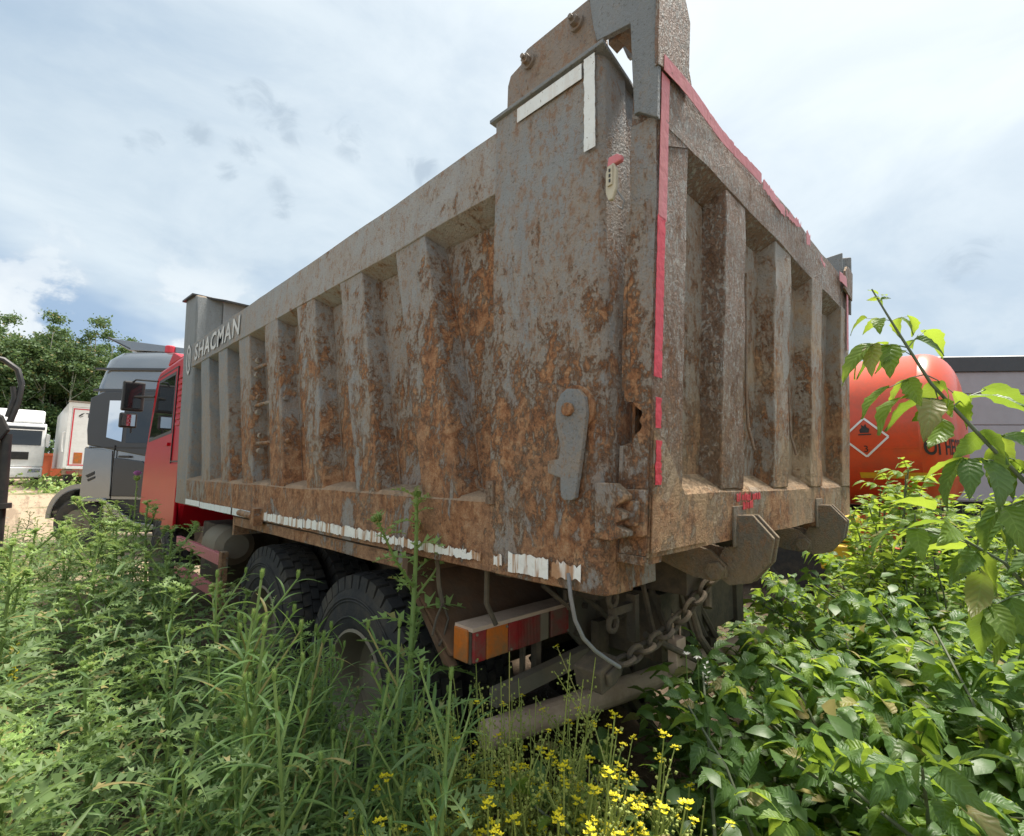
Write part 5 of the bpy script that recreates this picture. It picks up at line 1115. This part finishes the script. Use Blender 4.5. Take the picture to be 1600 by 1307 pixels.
# ---- box elder: compound leaves of toothed leaflets
def leaflet(seed, droop=.35, W=.25, teeth=True):
    r = random.Random(seed); n = 10; V = []; F = []; uv = []
    side = r.uniform(-.12, .12); ph = r.uniform(0, 6)
    for i in range(n + 1):
        u = i / n; w_ = W * (math.sin(math.pi * min(1, u ** .72)) ** .85) if 0 < u < 1 else .004
        if teeth and .3 < u < .95: w_ *= 1 + (.14 if i % 2 else -.08)
        zz = .12 * u - droop * u * u; yc = side * u * u
        for s, c in ((-1, 0), (-.5, .25), (0, .5), (.5, .75), (1, 1)):
            V.append((u - .05 * abs(s) * (1 if teeth else 0), yc + s * w_, zz + abs(s) * w_ * .34 + .02 * math.sin(9 * u + 3 * s + ph))); uv.append((u, c))
    for i in range(n):
        for j in range(4): a = i * 5 + j; F.append((a, a + 5, a + 6, a + 1))
    return V, F, uv
LFT = [leaflet(s, d, w_) for s, d, w_ in ((1, .30, .25), (2, .55, .27), (3, .42, .23), (4, .70, .25))]
def compound(seed, mat, pairs=1, lobed=False):
    """petiole + 3 or 5 leaflets, unit leaflet length, along +X"""
    r = random.Random(seed); V = []; F = []; UV = []
    def put(i, mw):
        v, f, uv = LFT[i]; k = len(V); V.extend([tuple(mw @ Vector(p)) for p in v]); F.extend([tuple(q + k for q in g_) for g_ in f]); UV.extend(uv)
    b = MB(); L = .45 + .45 * pairs; b.tube([(0, 0, 0), (L * .5, 0, .06), (L, 0, .02)], [.018, .014, .010], 5); k = len(V); V.extend(b.v); F.extend(b.f); UV.extend([(.02, .5)] * len(b.v))
    put(r.randrange(4), Matrix.Translation((L, 0, .02)) @ Matrix.Rotation(r.uniform(.1, .45), 4, 'Y') @ Matrix.Rotation(r.uniform(-.4, .4), 4, 'X') @ Matrix.Scale(1.05, 4))
    for p in range(pairs):
        x0 = .45 + .42 * p
        for s in (-1, 1): put(r.randrange(4), Matrix.Translation((x0, 0, .05)) @ Matrix.Rotation(s * r.uniform(.75, 1.15), 4, 'Z') @ Matrix.Rotation(r.uniform(.1, .6), 4, 'Y') @ Matrix.Rotation(s * r.uniform(-.5, .3), 4, 'X') @ Matrix.Scale(r.uniform(.8, 1.0), 4))
    return mesh_from('leaf', V, F, mat, UV)
CD = [compound(s, M['maple'], p) for s, p in ((1, 1), (2, 1), (3, 2), (4, 1), (5, 2))]
CY = [compound(s, M['maple_lit'], p) for s, p in ((6, 1), (7, 2), (8, 1))]

def make_shrub(seed, H=.8, low=True, young=.25, nbr=5, nl=9, label='', group='', bark='bark', lsize=.085, name='box_elder_shrub'):
    r = random.Random(seed); t = thing(name, label, 'shrub', (0, 0, 0), 0, group); lines = []; lv = []
    for i in range(nbr):
        a = i * 6.28 / nbr + r.uniform(-.5, .5); sp_ = r.uniform(.35, .75) if low else r.uniform(.05, .20); hh = H * r.uniform(.6, 1.0)
        P = [Vector((0, 0, 0)), Vector((math.cos(a) * sp_ * .25, math.sin(a) * sp_ * .25, hh * .5)), Vector((math.cos(a) * sp_ * .65, math.sin(a) * sp_ * .65, hh * .85)), Vector((math.cos(a) * sp_, math.sin(a) * sp_, hh))]
        lines.append((P, [.008, .006, .0045, .003]))
        for j in range(nl):
            q = .28 + .72 * j / (nl - 1); k = min(2, int(q * 3)); p = P[k].lerp(P[k + 1], q * 3 - k); d0 = (P[k + 1] - P[k]).normalized()
            s = 1 if j % 2 else -1; sv = Vector((-math.sin(a), math.cos(a), 0)) * s * r.uniform(.6, 1.0) + d0 * r.uniform(.1, .7) + Vector((r.uniform(-.4, .4), r.uniform(-.4, .4), r.uniform(-.05, .5)))
            lv.append((p, sv, q))
    add_obj('stem', stem_mesh(lines, M[bark], n=6), t)
    for p, sv, q in lv:
        me = r.choice(CY) if r.random() < young * (.4 + q) else r.choice(CD)
        add_obj('leaf', me, t, Matrix.Translation(p) @ rot_to(sv, r.uniform(-.35, .35)) @ Matrix.Scale(lsize * r.uniform(.75, 1.2) * (1.15 - .3 * q), 4))
    return t
SH = [make_shrub(s, H=.75, young=.12, nbr=6, nl=12, lsize=.095, label='low spreading box elder shrub with dark toothed leaflets behind the tailgate', group='box elder shrubs behind the truck') for s in (1, 2, 3)]
SP = [make_shrub(s, H=1.5, low=False, young=1.1, nbr=4, nl=15, lsize=.085, label='slender upright box elder sapling with yellow green leaves before the orange tank', group='upright saplings before the tank', name='box_elder_sapling') for s in (11, 12, 13)]
index_children(); first = set(); n_s = 0; spots = []; tries = 0
while n_s < 46 and tries < 4000:
    tries += 1; dep = 1.25 + 3.2 * rg.random() ** 1.35; px = rg.uniform(920, 1850); x, y = spot(px, dep)
    if y > .28 and x < 2.75: continue
    if px < 1000 + 90 * (dep < 1.9) and y > .05 or px < 1020 and dep < 1.8: continue
    if any((x - a) ** 2 + (y - c) ** 2 < .045 for a, c in spots): continue
    h = max_h(x, y) * rg.uniform(.72, 1.0)
    if px < 1340: h = min(h, 1.0)
    if h < .22: continue
    h = min(h, 1.15); spots.append((x, y)); p = SH[n_s % 3]; o = p if p.name not in first else copy_tree(p); first.add(p.name)
    o.location = (x, y, -.01); s_ = h / .75; o.scale = (max(.75, min(1.1, s_)), max(.75, min(1.1, s_)), s_); o.rotation_euler = (0, 0, rg.uniform(0, 6.28)); n_s += 1
    o['label'] = '%s spreading box elder shrub %s, %s' % (size_word(h, .6, .85), 'under the truck tail' if x < 1.2 else 'below the tailgate hooks' if x < 2.6 else 'between truck tail and orange tank', 'tight against the tailgate' if y > -.25 else 'a step behind the tailgate' if y > -.75 else 'well behind the tailgate')
first = set()
for i, (px, dep, h) in enumerate([(1390, 3.3, 1.74), (1440, 3.2, 1.62), (1465, 3.6, 1.6), (1360, 3.6, 1.66), (1415, 3.0, 1.5), (1480, 2.7, 1.5), (1480, 3.1, 1.35), (1345, 4.2, 1.45), (1370, 3.9, 1.50), (1420, 4.3, 1.55), (1510, 3.7, 1.5), (1550, 3.3, 1.45), (1590, 3.6, 1.5), (1620, 3.0, 1.4), (1330, 3.4, 1.15), (1500, 4.6, 1.5), (1570, 4.6, 1.5), (1640, 4.2, 1.6), (1385, 2.9, 1.05)]):
    p = SP[i % 3]; o = p if p.name not in first else copy_tree(p); first.add(p.name); x, y = spot(px, dep); o.location = (x, y, -.01); s_ = h / 1.5; o.scale = (s_, s_, s_); o.rotation_euler = (0, 0, rg.uniform(0, 6.28))
    o['label'] = '%s upright box elder sapling %s' % (size_word(h, 1.45, 1.58), 'beside the tailgate corner' if px < 1365 else 'before the hazard diamond of the tank' if px < 1425 else 'before the lettered tank end' if px < 1490 else 'before the grey semitrailer')

# the long branch arching in at the right: leaves with leaflets as sub-parts
LM = []
for mt in ('maple_lit', 'maple'):
    for i in range(4): LM.append(mesh_from('leaflet', *[LFT[i][0], LFT[i][1]], M[mt], LFT[i][2]))
pet = stem_mesh([([(0, 0, 0), (.35, 0, .05), (.9, 0, 0)], [.017, .013, .010])], M['greenbark'], name='leaf')
def big_branch(label, pts, rad, nodes, seed):
    r = random.Random(seed); t = thing('box_elder_branch', label, 'branch', pts[0], 0); o0 = Vector(pts[0]); P = [Vector(p) - o0 for p in pts]
    add_obj('stem', stem_mesh([(P, rad)], M['greenbark'], n=8), t)
    T = [0]
    for i in range(len(P) - 1): T.append(T[-1] + (P[i + 1] - P[i]).length)
    def at(q):
        s = q * T[-1]
        for i in range(len(P) - 1):
            if s <= T[i + 1]: return P[i].lerp(P[i + 1], (s - T[i]) / (T[i + 1] - T[i])), (P[i + 1] - P[i]).normalized()
        return P[-1], (P[-1] - P[-2]).normalized()
    for q, d, sc, pairs, young in nodes:
        p, ax = at(q); d = Vector(d); sc *= 1.28; lf = add_obj('leaf', pet, t, Matrix.Translation(p) @ rot_to(d, r.uniform(-.3, .3)) @ Matrix.Scale(sc, 4))
        def fold(x0, az, base, k):
            g_ = Matrix.Translation((x0, 0, .02)) @ Matrix.Rotation(az, 4, 'Z') @ Matrix.Rotation(r.uniform(.35, .95), 4, 'Y') @ Matrix.Rotation(r.uniform(-.4, .4), 4, 'X') @ Matrix.Scale(base, 4)
            add_obj('leaflet', LM[(0 if r.random() < young else 4) + r.randrange(4)], lf, g_)
        fold(.9, 0, 1.0, 0)
        for j in range(pairs):
            for s in (-1, 1): fold(.42 + .40 * j, s * r.uniform(.8, 1.2), r.uniform(.75, .95), 1)
    return t
Rv = Vector(R3[0]); Uv = Vector((0, 0, 1)); Fv = Vector(R3[2])
def dd(a, u, f): return tuple(Rv * a + Uv * u + Fv * f)
tip = [(1.02, -1.42, 0), (.90, -1.30, .8), (.70, -1.05, 1.36)] + [tuple(CAM + ray(px, py) * 1.15) for px, py in ((1600, 752), (1540, 690), (1455, 600), (1410, 530), (1385, 490), (1362, 452))]
nd = []
for q, a, u, f, sc, pr, yg in ((.985, -.2, 1, .0, .018, 1, .8), (.985, .5, .9, .2, .018, 1, .8), (.965, -1, .15, .2, .045, 1, .9), (.965, 1, .25, .2, .045, 1, .9), (.935, -1.2, .05, -.1, .082, 2, .7), (.935, .9, .7, .2, .062, 1, .7), (.905, -.9, -.35, .1, .075, 1, .6), (.905, .8, -.5, .1, .07, 1, .7),
                              (.87, -1.3, .12, -.1, .092, 1, .6), (.865, .8, .35, .1, .088, 1, .5), (.82, .9, .2, .0, .085, 1, .8), (.79, -1.2, .1, -.1, .098, 2, .6), (.775, .9, .5, .1, .085, 1, .6), (.745, -1, -.25, .0, .09, 2, .7), (.73, .7, -.2, .2, .08, 1, .8),
                              (.70, -.6, .3, -.2, .085, 1, .6), (.66, -1, .1, .2, .09, 2, .5), (.62, -.9, .4, .1, .09, 2, .4), (.58, -1, .0, .2, .09, 2, .6), (.52, -1, .3, .0, .09, 2, .5), (.45, -1, .2, .2, .09, 2, .5)):
    nd.append((q, dd(a, u, f), sc, pr, yg))
nd += [(q, dd(a, u, f), sc, pr, yg) for q, a, u, f, sc, pr, yg in ((.925, -1, .5, .1, .055, 1, .9), (.89, .3, -.9, .2, .07, 1, .8), (.845, .6, -.6, .1, .075, 1, .6), (.80, .9, -.3, .2, .08, 2, .5), (.755, .9, .1, -.1, .08, 2, .6), (.715, -1, .0, .3, .085, 2, .8), (.68, -.8, -.4, .1, .085, 2, .5))]
big_branch('long green branch with backlit toothed leaves arching up before the tailgate and sky', tip, [.010, .009, .0065, .005, .0042, .0035, .0028, .0022, .0015], nd, 3)
tip2 = [(1.10, -1.36, 0), (1.0, -1.25, .6), (.78, -1.02, 1.15)] + [tuple(CAM + ray(px, py) * 1.22) for px, py in ((1640, 960), (1570, 880), (1500, 840), (1450, 830))]
nd = [(q, dd(a, u, f), sc, pr, yg) for q, a, u, f, sc, pr, yg in ((.99, -1, .1, .1, .08, 1, .6), (.95, -.6, .6, .0, .09, 1, .4), (.95, .4, -.6, .2, .09, 1, .4), (.90, -.8, .4, .1, .10, 1, .4), (.89, .4, .7, .1, .10, 1, .3), (.84, -.9, -.3, .0, .10, 2, .3), (.82, .8, .4, .1, .10, 1, .3), (.76, -.9, .3, .2, .10, 2, .4), (.70, -1, -.1, .1, .10, 2, .3), (.63, -1, .3, .2, .10, 2, .3), (.55, -1, .1, .1, .10, 2, .3))]
big_branch('short leafy branch with large dark leaflets low beside the arching one', tip2, [.010, .009, .007, .0055, .004, .003, .002], nd, 5)

# ---- undergrowth: one mass of leaves of many kinds filling between the plants
def undergrowth(name, label, mat, seed, n, region, hfun, kinds, size):
    r = np.random.RandomState(seed); rr = random.Random(seed); V = []; F = []; kV = 0; done = 0
    T = [(np.array(v), f) for v, f in kinds]
    while done < n:
        x, y = region(rr)
        H = hfun(x, y)
        if H < .06: continue
        z0 = hgt(x, y); nl = rr.randint(6, 12); lx, ly = rr.uniform(-.25, .25), rr.uniform(-.25, .25); hh = H * rr.uniform(.45, 1.0)
        for j in range(nl):
            q = (j + 1) / nl; a = j * 2.4 + rr.uniform(-.4, .4); up = rr.uniform(-.1, .8); d = Vector((math.cos(a), math.sin(a), up)).normalized()
            v, f = T[rr.randrange(len(T))]; m_ = np.array(rot_to(d, rr.uniform(-.7, .7)))[:3, :3]; s_ = rr.uniform(*size) * (1.25 - .5 * q)
            p = np.array([x + lx * q * hh, y + ly * q * hh, z0 + q * hh])
            V.append((v * s_) @ m_.T + p); F += [tuple(i + kV for i in g_) for g_ in f]; kV += len(v); done += 1
    V = np.concatenate(V); me = bpy.data.meshes.new(name); me.from_pydata(V.tolist(), [], F); me.materials.append(mat); me.polygons.foreach_set('use_smooth', [True] * len(F))
    o = bpy.data.objects.new(name, me); COL.objects.link(o); return tagp(o, label, kind='stuff')
tlv = [thistle_leaf(s, 6, 1, w_) for s, w_ in ((11, .20), (12, .25))]
lnv = [lance_leaf(d, w_)[:2] for d, w_ in ((.3, .06), (.6, .08))]
def left_region(r):
    while True:
        dep = 1.15 + 8.2 * r.random() ** 1.6; px = r.uniform(-420, 760); x, y = spot(px, dep)
        if y < .1 or (x > .02 and y > .45): continue
        return x, y
undergrowth('undergrowth', 'tangle of spiny and narrow green leaves between the thistles', M['under_leaf'], 3, 11500, left_region, lambda x, y: max_h(x, y) * .80, tlv + lnv[:1], (.07, .16))
undergrowth('wormwood_undergrowth', 'feathery narrow leaves low in the weeds', M['fleabane'], 4, 6500, left_region, lambda x, y: max_h(x, y) * .66, lnv, (.05, .12))
def small_leaflet():
    v, f, _ = leaflet(9, .4, .26, False); return v, f
mv = [small_leaflet()]
# coarser leaflet for the mass
mv = [([(0, 0, 0), (.35, -.25, .02), (.35, 0, -.02), (.35, .25, .02), (.7, -.18, -.10), (.7, 0, -.13), (.7, .18, -.10), (1, .03, -.34)], [(0, 1, 2), (0, 2, 3), (1, 4, 5, 2), (2, 5, 6, 3), (4, 7, 5), (5, 7, 6)])]
def right_region(r):
    while True:
        dep = 1.35 + 5.0 * r.random() ** 1.3; px = r.uniform(925, 1900); x, y = spot(px, dep)
        if px < 1000 and dep < 1.75: continue
        if y > .3 and x < 2.7: continue
        if x > 5.6 and y > -.3: continue
        return x, y
undergrowth('maple_undergrowth', 'mass of green leaves between the shrubs behind the truck', M['maple'], 6, 8500, right_region, lambda x, y: min(1.25, max_h(x, y) * .80), mv, (.06, .115))
undergrowth('young_maple_undergrowth', 'bright young leaves low between the saplings', M['maple_lit'], 7, 2600, lambda r: spot(r.uniform(1200, 1800), r.uniform(2.2, 4.6)) , lambda x, y: 0 if (x < 2.7 and y > -.25) else min(.9, max_h(x, y) * .7), mv, (.05, .085))
def under_truck(r):
    while True:
        x, y = r.uniform(.0, 4.2), r.uniform(-.2, 4.5)
        if (x < 2.3 and y > .4) or (2.5 < x and y < 0): continue
        return x, y
undergrowth('shade_weeds', 'sparse weeds growing in the shade round the truck tail', M['under_leaf'], 12, 1400, under_truck, lambda x, y: .35 if x < 2.3 else .6, lnv + tlv[:1], (.05, .12))
# dry grass litter on the bare soil
r = np.random.RandomState(5); n = 9000; px_ = r.uniform(-.6, 5, n); py_ = r.uniform(-1.3, .9, n); a = r.uniform(0, 6.28, n); l = r.uniform(.03, .10, n); dz = r.uniform(-.01, .03, n)
Vl = []; Fl = []
for i in range(n):
    dx, dy = math.cos(a[i]) * l[i], math.sin(a[i]) * l[i]; w_ = .0016; k = len(Vl); z0 = .004 + abs(dz[i]) * .5
    Vl += [(px_[i] - dy / l[i] * w_, py_[i] + dx / l[i] * w_, z0), (px_[i] + dy / l[i] * w_, py_[i] - dx / l[i] * w_, z0), (px_[i] + dx, py_[i] + dy, z0 + max(0, dz[i]))]; Fl.append((k, k + 1, k + 2))
me = bpy.data.meshes.new('dry_litter'); me.from_pydata(Vl, [], Fl); me.materials.append(M['litter']); o = bpy.data.objects.new('dry_litter', me); COL.objects.link(o); tagp(o, 'dry grass stalks lying on the soil', kind='stuff')
# small white flowers
x, y = spot(1070, 2.3)
for i, (px, dep, z0) in enumerate(((1065, 1.95, .98), (1082, 2.0, .96), (1095, 2.0, .93))):
    x, y = spot(px, dep); wf = thing('white_campion', ('small white flower on a thin stem beside the fallen pipe', 'drooping white flower on a thin stem beside the fallen pipe', 'pale green flower spike on a thin stem beside the fallen pipe')[i], 'wildflower', (x, y, 0), 0)
    add_obj('stem', stem_mesh([([(0, 0, 0), (.02, 0, z0 * .6), (0, 0, z0)], [.003, .0025, .002])], M['stem'], n=5), wf)
    b = MB()
    for j in range(6 if i < 2 else 14):
        aa = j * 2.4; zz_ = z0 - (0 if i < 2 else .007 * j); dv = Vector((math.cos(aa), math.sin(aa), .4 if i != 1 else -.5)); sv = Vector((-math.sin(aa), math.cos(aa), 0)) * .005; c = Vector((0, 0, zz_))
        b.face([c, c + dv * .009 + sv, c + dv * .018, c + dv * .009 - sv])
    b.build('flower', M['petal_white'], wf)
